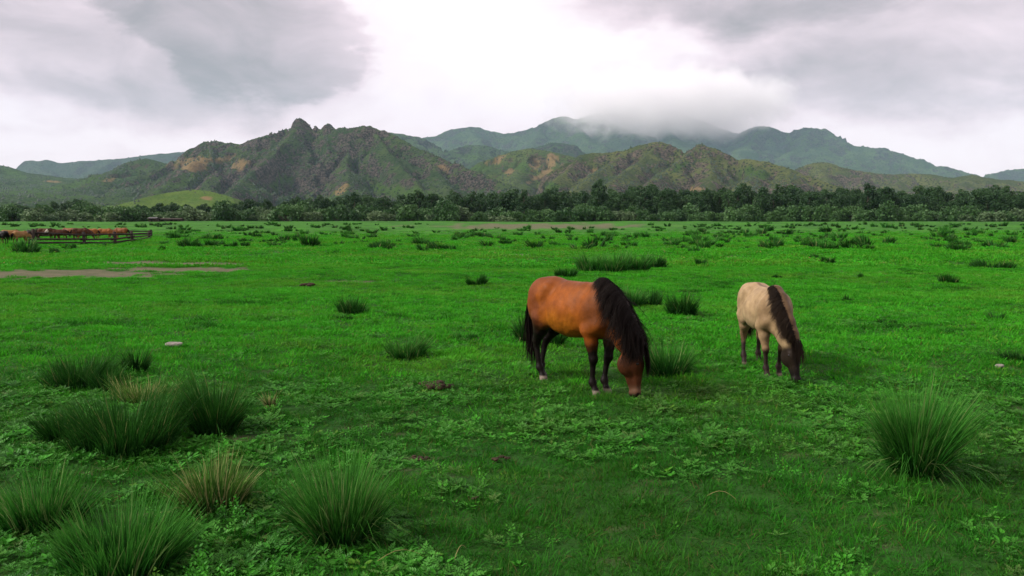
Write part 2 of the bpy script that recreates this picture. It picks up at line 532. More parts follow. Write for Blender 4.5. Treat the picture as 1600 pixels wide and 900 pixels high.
# left shoulder hill and apron
mountain('hill', 'scrubby green shoulder hill left of the craggy mountain', [
    ([(-80, 300, 2700), (40, 296, 2750), (100, 284, 2800), (140, 273, 2820), (165, 265, 2840), (200, 253, 2850), (228, 247, 2850), (250, 252, 2850),
      (275, 262, 2800), (300, 275, 2700)], 0.40),
    ([(200, 254, 2850), (175, 272, 2650), (130, 292, 2400), (90, 306, 2100)], 0.30),
    ([(240, 250, 2850), (232, 268, 2680), (215, 286, 2450), (190, 303, 2150)], 0.35)],
    (-2150, -900, 1700, 3400), 8, mm_apron, 131, gully=12, gscale=170, rough=4.0,
    sand=((175, 280, 20, 3, -15),), lush_=((130, 285, 40, 5, -15), (60, 297, 40, 4, -10)))
mountain('hill', 'low wooded apron rising behind the tree belt on the left', [
    ([(-500, 276, 3600), (-200, 284, 3500), (0, 290, 3400), (120, 293, 3200), (260, 298, 2700)], 0.062),
    ([(-500, 250, 3900), (-150, 246, 3800), (-60, 250, 3700), (0, 258, 3600), (30, 268, 3500), (70, 280, 3400)], 0.20)],
    (-4300, -700, 800, 4300), 14, mm_apron, 151, gully=7, gscale=200, rough=2.6,
    lush_=((22, 299, 30, 4, 0), (60, 303, 50, 3, 0), (150, 300, 40, 3, 0), (120, 290, 30, 3, -8), (20, 270, 30, 5, 25), (190, 292, 20, 3, 0), (90, 308, 60, 3, 0)), sand=((85, 284, 18, 2, 0),))
# bright green hillock
mountain('hill', 'bright grass green hillock rising just behind the trees', [
    ([(215, 312, 1180), (240, 305, 1220), (268, 300, 1250), (300, 296, 1260), (325, 298, 1250), (348, 304, 1230), (372, 314, 1180)], 0.30)],
    (-720, -360, 960, 1420), 4, mm_green, 171, gully=2.0, gscale=90, rough=0.8, sand=((325, 310, 9, 2.5, 10),))
# middle hill with sandy scars
mountain('hill', 'green hill with bare sandy orange scars in the middle', [
    ([(690, 284, 2750), (725, 266, 2850), (752, 252, 2900), (778, 244, 2900), (800, 236, 2900), (828, 231, 2900), (858, 236, 2880), (890, 243, 2850), (930, 255, 2800)], 0.42),
    ([(828, 232, 2900), (822, 255, 2720), (806, 278, 2500), (800, 300, 2200)], 0.42),
    ([(858, 237, 2880), (872, 260, 2680), (885, 285, 2400), (890, 305, 2150)], 0.42),
    ([(778, 245, 2900), (760, 265, 2750), (742, 285, 2500)], 0.42)],
    (-360, 360, 2050, 3350), 6, mm_mid, 191, gully=14, gscale=120, rough=3.5,
    sand=((775, 250, 17, 5, -22), (833, 256, 9, 9, 20), (862, 250, 10, 11, 15), (797, 268, 8, 4, -20), (846, 274, 24, 4, -28), (880, 262, 5, 8, 20)),
    lush_=((740, 262, 22, 5, 5), (815, 262, 14, 8, 0), (745, 240, 30, 5, 5)))
# front right rocky hills
mountain('hill', 'rocky scrub hills in the middle right below the cloud', [
    ([(838, 284, 2150), (862, 268, 2200), (885, 254, 2230), (908, 241, 2250), (932, 239, 2250), (958, 238, 2250), (985, 232, 2250), (1006, 225, 2250),
      (1022, 222, 2250), (1034, 221, 2250), (1046, 228, 2250), (1062, 237, 2240), (1078, 233, 2200), (1090, 227, 2180), (1100, 227, 2170), (1114, 231, 2150),
      (1132, 239, 2130), (1152, 248, 2100), (1180, 250, 2080), (1202, 253, 2050), (1232, 262, 2000), (1262, 274, 1950), (1292, 285, 1900), (1325, 295, 1850)], 0.55),
    ([(1030, 222, 2250), (1008, 246, 2130), (980, 266, 1990), (955, 284, 1830), (940, 300, 1680)], 0.55),
    ([(1096, 227, 2180), (1068, 248, 2080), (1038, 268, 1950), (1015, 285, 1800), (1000, 302, 1650)], 0.55),
    ([(1100, 228, 2170), (1108, 252, 2050), (1112, 276, 1900), (1108, 300, 1700)], 0.55),
    ([(1190, 252, 2070), (1180, 272, 1950), (1165, 292, 1780)], 0.5),
    ([(985, 233, 2250), (955, 255, 2120), (925, 275, 1960), (905, 294, 1780)], 0.5),
    ([(908, 242, 2250), (892, 262, 2120), (868, 285, 1940)], 0.5),
    ([(1232, 263, 2000), (1236, 282, 1850), (1232, 300, 1680)], 0.45)],
    (30, 930, 1420, 2750), 5, mm_right, 211, gully=22, gscale=105, rough=9.0,
    sand=((925, 270, 10, 3, -40), (1090, 296, 12, 3, 0)), lush_=((1060, 262, 16, 5, -35), (940, 285, 16, 6, -30), (1180, 270, 24, 7, 15), (865, 290, 18, 6, 10)),
    rockspots=((1032, 230, 24, 10, 0), (1098, 236, 24, 10, 0), (1085, 272, 22, 20, 0), (970, 258, 25, 14, -30)))
# brown hills at the right
mountain('hill', 'low brown rocky hills at the foot of the right-hand range', [
    ([(1190, 288, 2700), (1225, 274, 2850), (1250, 262, 2950), (1272, 254, 3000), (1290, 253, 3000), (1318, 262, 3000), (1350, 268, 3000), (1385, 273, 3000), (1420, 271, 3000),
      (1455, 272, 3000), (1490, 277, 2950), (1520, 273, 2950), (1560, 280, 2900), (1600, 283, 2900), (1700, 280, 2900), (1850, 286, 2900)], 0.40),
    ([(1275, 255, 3000), (1290, 275, 2780), (1300, 296, 2450)], 0.4),
    ([(1420, 272, 3000), (1400, 288, 2780), (1385, 302, 2450)], 0.4),
    ([(1520, 274, 2950), (1500, 290, 2700), (1480, 304, 2400)], 0.4)],
    (780, 2700, 2150, 3500), 8, mm_right, 231, gully=14, gscale=150, rough=5.0, rockmin=0.2)
# second range
mountain('mountain', 'grass covered ridge behind the craggy mountain', [
    ([(560, 215, 3900), (600, 206, 3950), (630, 209, 3950), (655, 214, 3900), (682, 226, 3850), (705, 236, 3800), (725, 232, 3850), (748, 224, 3900), (778, 232, 3900), (800, 238, 3850),
      (840, 230, 3800), (862, 223, 3800), (885, 224, 3800), (905, 233, 3780), (935, 245, 3700)], 0.42),
    ([(630, 210, 3950), (660, 235, 3600), (690, 258, 3200)], 0.4),
    ([(748, 225, 3900), (745, 245, 3600), (735, 262, 3300)], 0.4),
    ([(870, 224, 3800), (850, 240, 3600), (820, 252, 3350)], 0.4)],
    (-900, 550, 2900, 4400), 9, mm_back, 251, gully=22, gscale=190, rough=5, lush_=((745, 246, 35, 4, 5),), k=1.35)
# cloud capped back range
mountain('mountain', 'high back range whose summits vanish into the cloud', [
    ([(520, 240, 4900), (600, 226, 5000), (650, 216, 5000), (682, 211, 5000), (705, 201, 5000), (728, 198, 5000), (750, 198, 5000), (766, 204, 5000), (785, 208, 5050), (802, 207, 5100),
      (822, 203, 5100), (846, 193, 5100), (864, 185, 5100), (880, 181, 5100), (900, 186, 5100), (930, 176, 5150), (970, 162, 5200), (1010, 168, 5200), (1050, 176, 5200), (1090, 185, 5100),
      (1125, 200, 5000), (1155, 208, 4950), (1172, 199, 4900), (1188, 196, 4850), (1206, 198, 4820), (1230, 208, 4800), (1246, 200, 4780), (1268, 197, 4780), (1290, 201, 4760), (1310, 213, 4740),
      (1335, 230, 4700), (1364, 234, 4700), (1384, 230, 4700), (1402, 236, 4680), (1422, 247, 4650), (1446, 259, 4600), (1472, 266, 4600), (1505, 270, 4600), (1525, 274, 4600), (1548, 271, 4650),
      (1576, 264, 4700), (1605, 262, 4700), (1660, 252, 4750), (1800, 240, 4800), (1950, 250, 4800)], 0.80),
    ([(728, 199, 5000), (745, 215, 4750), (760, 232, 4400)], 0.45),
    ([(880, 182, 5100), (905, 205, 4850), (935, 228, 4500), (950, 248, 4100)], 0.45),
    ([(846, 194, 5100), (838, 213, 4850), (820, 235, 4450)], 0.45),
    ([(1040, 172, 5200), (1045, 205, 4800), (1058, 224, 4500), (1085, 240, 4150)], 0.5),
    ([(1188, 197, 4850), (1172, 222, 4600), (1150, 245, 4250)], 0.48),
    ([(1268, 198, 4780), (1252, 224, 4550), (1225, 250, 4200), (1200, 270, 3800)], 0.45),
    ([(1290, 202, 4760), (1325, 235, 4500), (1345, 258, 4100), (1355, 272, 3700)], 0.45),
    ([(1384, 231, 4700), (1400, 252, 4450), (1420, 268, 4100)], 0.42),
    ([(1548, 272, 4650), (1540, 282, 4300)], 0.4)],
    (-1300, 4700, 3500, 5900), 13, mm_back, 271, gully=13, gscale=230, rough=6.5, crest_rough=0.6,
    rockspots=((1265, 208, 45, 16, 15), (1185, 206, 20, 14, 0), (1385, 243, 25, 12, 25), (1350, 262, 24, 8, 8), (1235, 258, 18, 5, -10), (880, 190, 20, 12, 0), (1560, 282, 30, 6, -10)), k=1.7)
# far left range
mountain('mountain', 'pale distant ridge on the far left horizon', [
    ([(-500, 262, 6000), (-200, 256, 6000), (-60, 264, 6000), (0, 268, 6000), (18, 261, 6000), (36, 252, 6000), (48, 250, 6000), (60, 252, 6000), (74, 249, 6000), (96, 255, 6000), (120, 252, 6000),
      (150, 250, 6000), (182, 248, 6000), (215, 244, 6000), (250, 240, 6000), (285, 237, 6000), (330, 232, 6000), (420, 225, 6000), (520, 235, 6000)], 0.40),
    ([(48, 251, 6000), (70, 270, 5500), (80, 285, 4900)], 0.36),
    ([(182, 249, 6000), (150, 266, 5500), (120, 280, 4900)], 0.36)],
    (-6300, -1200, 4500, 6900), 22, mm_far, 291, gully=26, gscale=300, rough=8, k=1.25)

# scrub bushes and skyline trees on the slopes: too many and too small to count
rng = np.random.default_rng(8)
BV, BF, BS = [], [], []
base = np.array([(1, 0, 0), (0.3, 0.9, 0.1), (-0.8, 0.6, 0), (-0.8, -0.6, 0.1), (0.3, -0.95, 0), (0.05, 0.1, 1.0)])
bf = np.array([(0, 1, 5), (1, 2, 5), (2, 3, 5), (3, 4, 5), (4, 0, 5)])
cnt = 0
for (xs, ys, Hh, rm, px, py), n, size in zip(HEIGHTS, (7000, 2600, 8000, 260, 1600, 4200, 1400, 2200, 3600, 900), (3.0, 3.4, 3.8, 2.0, 3.2, 2.6, 3.0, 4.6, 6.0, 8.0)):
    k = 0
    i = rng.integers(1, len(xs) - 1, n * 6)
    j = rng.integers(1, len(ys) - 1, n * 6)
    h = Hh[i, j]
    dens = fbm(xs[i] / 160.0, ys[j] / 160.0, 3, 15) + 0.45 * fbm(xs[i] / 40.0, ys[j] / 40.0, 2, 16)
    ok = (h > 2) & (dens > rng.uniform(-0.35, 0.55, len(i))) & (px[i, j] > -250) & (px[i, j] < 1850) & (py[i, j] < 322)
    i, j = i[ok][:n], j[ok][:n]
    m_ = len(i)
    s = size * rng.uniform(0.45, 1.35, m_) ** 1.3
    ang = rng.uniform(0, 6.28, m_)
    v = np.repeat(base[None], m_, 0) * rng.uniform(0.7, 1.25, (m_, 6, 3))
    ca, sa = np.cos(ang)[:, None], np.sin(ang)[:, None]
    vx, vy = v[..., 0] * ca - v[..., 1] * sa, v[..., 0] * sa + v[..., 1] * ca
    tall = rng.uniform(0.8, 1.7, m_)
    v = np.stack([vx * s[:, None], vy * s[:, None], v[..., 2] * (s * tall)[:, None] - 0.3], -1)
    v += np.stack([xs[i], ys[j], Hh[i, j]], -1)[:, None]
    BV.append(v.reshape(-1, 3))
    BF.append((bf[None] + 6 * np.arange(m_)[:, None, None] + cnt).reshape(-1, 3))
    BS.append(np.repeat(rng.uniform(0, 1, m_), 6))
    cnt += 6 * m_
scrub_m = leaf_mat('scrub', (0.010, 0.024, 0.008), (0.026, 0.050, 0.014), transl=0.0, nscale=0.02)
tag(ob('hillside_scrub', mk_mesh('hillside_scrub', np.concatenate(BV), np.concatenate(BF), scrub_m, {'shade': np.concatenate(BS)}, smooth=True)),
    'dark scrub bushes dotted over the hillsides', 'scrub', kind='stuff')

# ================================================================== trees
def tubes(paths, sides=6):
    """paths: list of (points (k,3), radii (k)) -> V, F"""
    V, F, n0 = [], [], 0
    a = np.arange(sides) / sides * 2 * np.pi
    for P, rad in paths:
        P = np.asarray(P, float)
        k = len(P)
        T = np.gradient(P, axis=0)
        T /= np.linalg.norm(T, axis=1)[:, None] + 1e-9
        ref = np.where(np.abs(T[:, 2:3]) > 0.9, [[1.0, 0, 0]], [[0, 0, 1.0]])
        U = np.cross(T, ref)
        U /= np.linalg.norm(U, axis=1)[:, None] + 1e-9
        W = np.cross(T, U)
        ring = P[:, None] + np.asarray(rad)[:, None, None] * (U[:, None] * np.cos(a)[None, :, None] + W[:, None] * np.sin(a)[None, :, None])
        V.append(ring.reshape(-1, 3))
        ii = n0 + np.arange(k * sides).reshape(k, sides)
        jj = np.roll(ii, -1, 1)
        F.append(np.stack([ii[:-1], jj[:-1], jj[1:], ii[1:]], -1).reshape(-1, 4))
        n0 += k * sides
    return np.concatenate(V), np.concatenate(F)
def leaf_cloud(rng, clumps, per, size):
    """clumps: (cx,cy,cz,rx,ry,rz) -> leaf-cluster quads through the clumps' volume"""
    V, S = [], []
    for c in clumps:
        n = int(per * (c[3] * c[4] * c[5]) ** 0.55)
        d = rng.normal(size=(n, 3))
        d /= np.linalg.norm(d, axis=1)[:, None]
        rr = rng.uniform(0.35, 1.0, n) ** 0.5 * rng.uniform(0.8, 1.15, n)
        P = np.array(c[:3]) + d * rr[:, None] * np.array(c[3:6])
        nrm = d * 0.7 + rng.normal(size=(n, 3)) * 0.7
        nrm /= np.linalg.norm(nrm, axis=1)[:, None]
        u = np.cross(nrm, rng.normal(size=(n, 3)))
        u /= np.linalg.norm(u, axis=1)[:, None] + 1e-9
        v = np.cross(nrm, u)
        s = size * rng.uniform(0.55, 1.25, n)[:, None]
        asp = rng.uniform(0.45, 0.9, n)[:, None]
        q = np.stack([P - u * s, P - v * s * asp, P + u * s * 1.1, P + v * s * asp], 1)
        V.append(q.reshape(-1, 3))
        S.append(np.repeat(np.clip(rng.uniform(0.15, 0.85) + rng.normal(0, 0.15, n), 0, 1), 4))
    V = np.concatenate(V)
    return V, np.arange(len(V)).reshape(-1, 4), np.concatenate(S)
bark_m = plain_mat('bark', (0.045, 0.036, 0.028), (0.10, 0.085, 0.065), 6.0, 0.9, 0.4)
tree_m = leaf_mat('tree_leaves', (0.013, 0.046, 0.013), (0.044, 0.104, 0.027), transl=0.22, nscale=0.03)
bush_m = leaf_mat('bush_leaves', (0.022, 0.070, 0.017), (0.066, 0.150, 0.038), transl=0.22, nscale=0.05)
willow_m = leaf_mat('willow_leaves', (0.055, 0.105, 0.042), (0.130, 0.200, 0.085), transl=0.2, nscale=0.08)

def tall_tree(seed):
    g = np.random.default_rng(seed)
    H = g.uniform(11.0, 14.0)
    paths = []
    k = 7
    tz = np.linspace(0, H * 0.93, k)
    sway = np.cumsum(g.normal(0, 0.16, (k, 2)), 0)
    tp = np.column_stack([sway[:, 0], sway[:, 1], tz])
    paths.append((tp, np.linspace(0.24, 0.03, k)))
    clumps = [(tp[-1, 0], tp[-1, 1], H * 0.90, 1.2, 1.2, 1.4)]
    wid = g.uniform(1.8, 2.9)
    nl = int(g.integers(13, 18))
    for i in range(nl):
        f = 0.16 + 0.76 * (i + g.uniform(-0.3, 0.3)) / nl
        z0 = f * H * 0.9
        b = np.array([np.interp(z0, tz, tp[:, 0]), np.interp(z0, tz, tp[:, 1]), z0])
        an = g.uniform(0, 6.28)
        prof = (1 - f) ** 0.42 * (0.55 + 0.75 * min(1, f / 0.35))
        L = wid * prof * g.uniform(0.55, 1.15)
        e = b + np.array([math.cos(an) * L, math.sin(an) * L, g.uniform(0.5, 1.6)])
        paths.append((np.array([b, (b + e) / 2 + (0, 0, 0.15), e]), (0.08, 0.05, 0.015)))
        r = g.uniform(0.85, 1.45) * (0.65 + 0.6 * prof)
        clumps.append((e[0], e[1], e[2], r, r, r * g.uniform(0.9, 1.5)))
    tv, tf = tubes(paths)
    lv, lf, ls = leaf_cloud(g, clumps, 100, 0.30)
    return mk_mesh('trunk', tv, tf, bark_m, smooth=True), mk_mesh('crown', lv, lf, tree_m, {'shade': ls})
def bush(seed, mat, H, wid):
    g = np.random.default_rng(seed)
    paths, clumps = [], []
    for i in range(int(g.integers(12, 17))):
        an, r = g.uniform(0, 6.28), wid * math.sqrt(g.uniform(0.02, 1))
        top = H * (1 - 0.45 * (r / wid) ** 2) * g.uniform(0.55, 0.95)
        e = np.array([math.cos(an) * r, math.sin(an) * r, top * 0.78])
        b = np.array([math.cos(an) * r * 0.2, math.sin(an) * r * 0.2, 0])
        paths.append((np.array([b, b * 0.6 + e * 0.4 + (0, 0, 0.2), e]), (0.08, 0.05, 0.015)))
        cr = g.uniform(0.6, 1.0) * H * 0.24
        clumps.append((e[0], e[1], e[2], cr * 1.15, cr * 1.15, cr))
        if g.uniform() < 0.85:
            clumps.append((e[0] * 1.08, e[1] * 1.08, e[2] * 0.40, cr * 1.15, cr * 1.15, cr))
    tv, tf = tubes(paths, 5)
    lv, lf, ls = leaf_cloud(g, clumps, 115, 0.23)
    return mk_mesh('trunk', tv, tf, bark_m, smooth=True), mk_mesh('crown', lv, lf, mat, {'shade': ls})
PLANTED = []
def scale_z(s):
    return s[2] if hasattr(s, '__len__') else s
def plant_tree(name, meshes, loc, rz, s, label, group, cat):
    r = ob(name, None, None, loc, rz, s)
    ob('trunk', meshes[0], r)
    ob('crown', meshes[1], r)
    tag(r, label, cat, group)
    PLANTED.append((r, label, scale_z(s)))
    return r

TALL = [tall_tree(500 + i) for i in range(9)]
BUSH = [bush(600 + i, bush_m, 4.4, 2.5) for i in range(5)]
WILL = [bush(650 + i, willow_m, 3.6, 2.3) for i in range(4)]
g = np.random.default_rng(77)
def section(px):
    for lim, txt in ((120, 'at the far left end of the tree belt'), (240, 'in the tree belt left of the green hillock'), (380, 'in the tree belt before the green hillock'),
                     (560, 'in the tree belt under the craggy mountain crest'), (700, 'in the tree belt between craggy mountain and sandy hill'),
                     (860, 'in the tree belt behind the left half of sandy strip'), (1010, 'in the tree belt behind the right half of sandy strip'),
                     (1180, 'in the tree belt below the rocky double peaked hill'), (1340, 'in the tree belt below the highest right-hand peak'),
                     (1480, 'in the tree belt below the lowering right-hand ridge')):
        if px < lim:
            return txt
    return 'at the far right end of the tree belt'
def belt_top(px):                     # how high the crowns reach in the photo
    return np.interp(px, [-300, 0, 60, 100, 140, 165, 240, 330, 420, 500, 560, 600, 650, 700, 760, 860, 960, 1030, 1100, 1200, 1300, 1360, 1420, 1500, 1600, 1900],
                     [316, 321, 319, 313, 311, 325, 316, 321, 311, 306, 304, 305, 300, 302, 299, 293, 296, 289, 292, 290, 294, 292, 290, 292, 294, 294])
px = -130.0
while px < 1730:
    Y = g.uniform(282, 305)
    x = (px - 800) / FPX * Y
    z = float(gz(x, Y)) - 0.1
    hh = (340 - belt_top(px) + g.normal(0, 4.5)) / FPX * Y + EYE - z
    hh = max(5.0, hh * g.uniform(0.70, 0.98))
    s = hh / 12.6
    w_ = g.uniform(0.9, 1.25) * (0.55 + 0.45 / max(s, 0.5))
    plant_tree('belt_tree', TALL[int(g.integers(9))], (x, Y, z), g.uniform(0, 6.28), (s * w_, s * w_, s),
               'tall dark green leafy tree ' + section(px), 'tall trees of the belt', 'tree')
    px += g.uniform(7, 15) if px > 560 else g.uniform(9, 18)
# leafy bushes and pale willows along the front edge
px = -130.0
while px < 1730:
    Y = g.uniform(250, 277)
    x = (px - 800) / FPX * Y
    z = float(gz(x, Y)) - 0.1
    pale = g.uniform() < (0.52 if px < 640 else 0.34)
    s = g.uniform(0.75, 1.65) * (1.2 if not pale else 1.1) * (1.0 if px < 640 else 0.95)
    if pale:
        plant_tree('willow_bush', WILL[int(g.integers(4))], (x, Y, z), g.uniform(0, 6.28), (s * g.uniform(1, 1.35), s, s * g.uniform(0.8, 1.05)),
                   'round pale willow bush ' + section(px), 'pale willow bushes', 'bush')
    else:
        plant_tree('leafy_bush', BUSH[int(g.integers(5))], (x, Y, z), g.uniform(0, 6.28), (s, s, s * g.uniform(0.85, 1.25)),
                   'rounded mid green bush ' + section(px), 'green bushes of the belt', 'bush')
    px += g.uniform(9, 21)

# the tallest and the lowest of each kind in a stretch of the belt can be told apart by their size
by_label = {}
for r_, lab, sz in PLANTED:
    by_label.setdefault(lab, []).append((sz, r_))
for lab, lst in by_label.items():
    if len(lst) > 1:
        lst.sort(key=lambda q: q[0])
        lst[-1][1]['label'] = ('tallest ' + lab).replace('tallest tall ', 'tallest ')
    if len(lst) > 2:
        lst[0][1]['label'] = ('lowest ' + lab).replace('lowest tall ', 'lowest ')

# geometry-node scatter of source meshes on a cloud of points (uncountable stuff only)
def scatter(name, P, rot, scl, pick, sources, label, cat):
    src = bpy.data.collections.new(name + '_sources')
    for i, (me) in enumerate(sources):
        o = bpy.data.objects.new('%s_source_%02d' % (name, i), me)
        src.objects.link(o)
    me = bpy.data.meshes.new(name)
    n = len(P)
    me.vertices.add(n)
    me.vertices.foreach_set('co', np.asarray(P, np.float32).ravel())
    a = me.attributes.new('rot', 'FLOAT_VECTOR', 'POINT')
    a.data.foreach_set('vector', np.asarray(rot, np.float32).ravel())
    a = me.attributes.new('scl', 'FLOAT_VECTOR', 'POINT')
    a.data.foreach_set('vector', np.asarray(scl, np.float32).ravel())
    a = me.attributes.new('pick', 'INT', 'POINT')
    a.data.foreach_set('value', np.asarray(pick, np.int32))
    o = ob(name, me)
    ng = bpy.data.node_groups.new(name + '_nodes', 'GeometryNodeTree')
    ng.interface.new_socket('Geometry', in_out='INPUT', socket_type='NodeSocketGeometry')
    ng.interface.new_socket('Geometry', in_out='OUTPUT', socket_type='NodeSocketGeometry')
    gi, go = ng.nodes.new('NodeGroupInput'), ng.nodes.new('NodeGroupOutput')
    ip = ng.nodes.new('GeometryNodeInstanceOnPoints')
    ci = ng.nodes.new('GeometryNodeCollectionInfo')
    ci.inputs[0].default_value = src
    ci.inputs['Separate Children'].default_value = True
    ci.inputs['Reset Children'].default_value = True
    ip.inputs['Pick Instance'].default_value = True
    def nat(nm, ty):
        nd = ng.nodes.new('GeometryNodeInputNamedAttribute')
        nd.data_type = ty
        nd.inputs['Name'].default_value = nm
        return nd.outputs[0]
    e2r = ng.nodes.new('FunctionNodeEulerToRotation')
    ng.links.new(nat('rot', 'FLOAT_VECTOR'), e2r.inputs[0])
    ng.links.new(gi.outputs[0], ip.inputs['Points'])
    ng.links.new(ci.outputs[0], ip.inputs['Instance'])
    ng.links.new(nat('pick', 'INT'), ip.inputs['Instance Index'])
    ng.links.new(e2r.outputs[0], ip.inputs['Rotation'])
    ng.links.new(nat('scl', 'FLOAT_VECTOR'), ip.inputs['Scale'])
    ng.links.new(ip.outputs[0], go.inputs[0])
    md = o.modifiers.new('scatter', 'NODES')
    md.node_group = ng
    tag(o, label, cat, kind='stuff')
    return o

# the wood behind the first row reads as one mass
n = 420
Yw = g.uniform(308, 420, n)
pxw = g.uniform(-260, 1860, n)
xw = (pxw - 800) / FPX * Yw
hw = ((340 - belt_top(pxw)) / FPX * Yw + EYE) * g.uniform(0.78, 1.0, n)
sw = hw / 12.6
scatter('wood', np.column_stack([xw, Yw, np.zeros(n) - 0.1]), np.column_stack([np.zeros(n), np.zeros(n), g.uniform(0, 6.28, n)]),
        np.column_stack([sw * 1.15, sw * 1.15, sw]), g.integers(0, 9, n), [q[1] for q in TALL], 'dense wood of dark trees behind the front row of the belt', 'wood')

# ================================================================== grass, weeds, tussocks
def blades(g, n, rad, hmin, hmax, width, lean, bend, segs=3, core=0.5, tipspread=0.35, dead=0.0, flat=1.0, clumps=0, tip_pow=1.5):
    """ribbon blades growing out of a round base -> V, F, tip, shade, dead"""
    rr = rad * g.uniform(0, 1, n) ** core
    an = g.uniform(0, 2 * np.pi, n)
    vig = np.ones(n)
    tlt = np.zeros((n, 2))
    if clumps:                                                   # the blades of a tussock stand in bunches of uneven vigour
        cr, ca = rad * g.uniform(0.1, 1, clumps) ** 0.5, g.uniform(0, 2 * np.pi, clumps)
        w_ = g.integers(0, clumps, n)
        qx = cr[w_] * np.cos(ca[w_]) + g.normal(0, rad * 0.16, n)
        qy = cr[w_] * np.sin(ca[w_]) + g.normal(0, rad * 0.16, n)
        rr, an = np.minimum(np.hypot(qx, qy), rad * 1.15), np.arctan2(qy, qx)
        tlt = g.normal(0, 0.13, (clumps, 2))[w_]
        vig = g.uniform(0.42, 1.14, clumps)[w_] * np.where(g.uniform(0, 1, n) < 0.025, 1.18, 1.0)
    bx, by = rr * np.cos(an), rr * np.sin(an) * flat
    oa = an + g.normal(0, tipspread, n) * (1.5 - rr / (rad + 1e-6))
    out = np.stack([np.cos(oa), np.sin(oa)], -1)
    h = g.uniform(hmin, hmax, n) * vig * (1.0 - 0.18 * (rr / rad) ** 2)
    ln = lean * (0.15 + 0.85 * rr / rad) + g.normal(0, 0.10, n)
    bd = bend * g.uniform(0.2, 1.6, n)
    if clumps:
        bd = np.where(g.uniform(0, 1, n) < 0.07, bd + g.uniform(0.9, 2.0, n), bd)      # bent and broken blades
    tt = np.linspace(0, 1, segs + 1)[None, :]
    ang = ln[:, None] + bd[:, None] * tt                        # angle from the vertical along the blade
    st = h[:, None] / segs
    dz = np.cumsum(np.cos(ang) * st, 1) - np.cos(ang[:, :1]) * st
    dr = np.cumsum(np.sin(ang) * st, 1) - np.sin(ang[:, :1]) * st
    C = np.stack([bx[:, None] + out[:, :1] * dr + tlt[:, :1] * dz, by[:, None] + out[:, 1:] * dr + tlt[:, 1:] * dz, dz - 0.01], -1)
    fa = g.uniform(0, 2 * np.pi, n)
    side = np.stack([np.cos(fa), np.sin(fa), np.zeros(n)], -1)
    wd = width * g.uniform(0.6, 1.3, n)[:, None] * (1 - tt ** 1.6 * 0.92)
    A = C - side[:, None] * wd[..., None] * 0.5
    B = C + side[:, None] * wd[..., None] * 0.5
    V = np.stack([A, B], 2).reshape(-1, 3)
    k = segs + 1
    b0 = (np.arange(n) * k * 2)[:, None] + 2 * np.arange(segs)[None]
    F = np.stack([b0, b0 + 1, b0 + 3, b0 + 2], -1).reshape(-1, 4)
    tip = np.repeat(np.broadcast_to(tt ** tip_pow, (n, k)), 2, 1).ravel()
    sh = np.repeat(g.uniform(0, 1, n), 2 * k)
    dd = np.repeat((g.uniform(0, 1, n) < dead).astype(float) * g.uniform(0.5, 1, n), 2 * k)
    return V, F, tip, sh, dd
turf_m = leaf_mat('turf_blades', (0.012, 0.105, 0.006), (0.036, 0.250, 0.012), spec=0.06, vary=0.8, olive=(0.095, 0.175, 0.020), tip=(0.060, 0.31, 0.016), tip_amt=0.5, transl=0.35, nscale=0.6, dead=(0.20, 0.17, 0.05))
turfb_m = leaf_mat('turf_blades_bright', (0.016, 0.130, 0.006), (0.046, 0.320, 0.013), spec=0.05, vary=0.9, olive=(0.120, 0.215, 0.022), tip=(0.065, 0.38, 0.016), tip_amt=0.5, transl=0.35, nscale=0.6, dead=(0.20, 0.17, 0.05))
turfd_m = leaf_mat('turf_blades_deep_shaded', (0.006, 0.056, 0.004), (0.020, 0.150, 0.009), spec=0.05, vary=0.7, olive=(0.045, 0.078, 0.012), tip=(0.034, 0.20, 0.012), tip_amt=0.5, transl=0.3, nscale=0.6, dead=(0.09, 0.085, 0.03))  # deep green growth; near the camera its dark colour paints in foreground shade
weed_m = leaf_mat('weed_leaves', (0.014, 0.092, 0.006), (0.046, 0.260, 0.014), spread=0.7, vary=0.7, olive=(0.085, 0.190, 0.016), transl=0.32, nscale=0.9, rough=0.5, spec=0.18)
weed2_m = leaf_mat('silverweed_leaves', (0.018, 0.100, 0.009), (0.062, 0.250, 0.024), spread=0.6, vary=0.6, olive=(0.080, 0.150, 0.030), transl=0.3, nscale=0.9, rough=0.5, spec=0.18)
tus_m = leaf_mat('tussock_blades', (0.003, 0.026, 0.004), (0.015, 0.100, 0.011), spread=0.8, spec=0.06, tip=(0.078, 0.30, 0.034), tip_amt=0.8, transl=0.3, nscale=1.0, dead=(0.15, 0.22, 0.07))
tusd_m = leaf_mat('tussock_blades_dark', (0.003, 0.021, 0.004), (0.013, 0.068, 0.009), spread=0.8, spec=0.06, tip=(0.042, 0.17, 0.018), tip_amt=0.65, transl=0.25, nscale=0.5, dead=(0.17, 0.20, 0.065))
tusp_m = leaf_mat('tussock_blades_pale', (0.009, 0.045, 0.007), (0.045, 0.130, 0.016), spread=0.8, spec=0.08, tip=(0.13, 0.27, 0.042), tip_amt=0.75, transl=0.28, nscale=1.0, dead=(0.33, 0.31, 0.13))

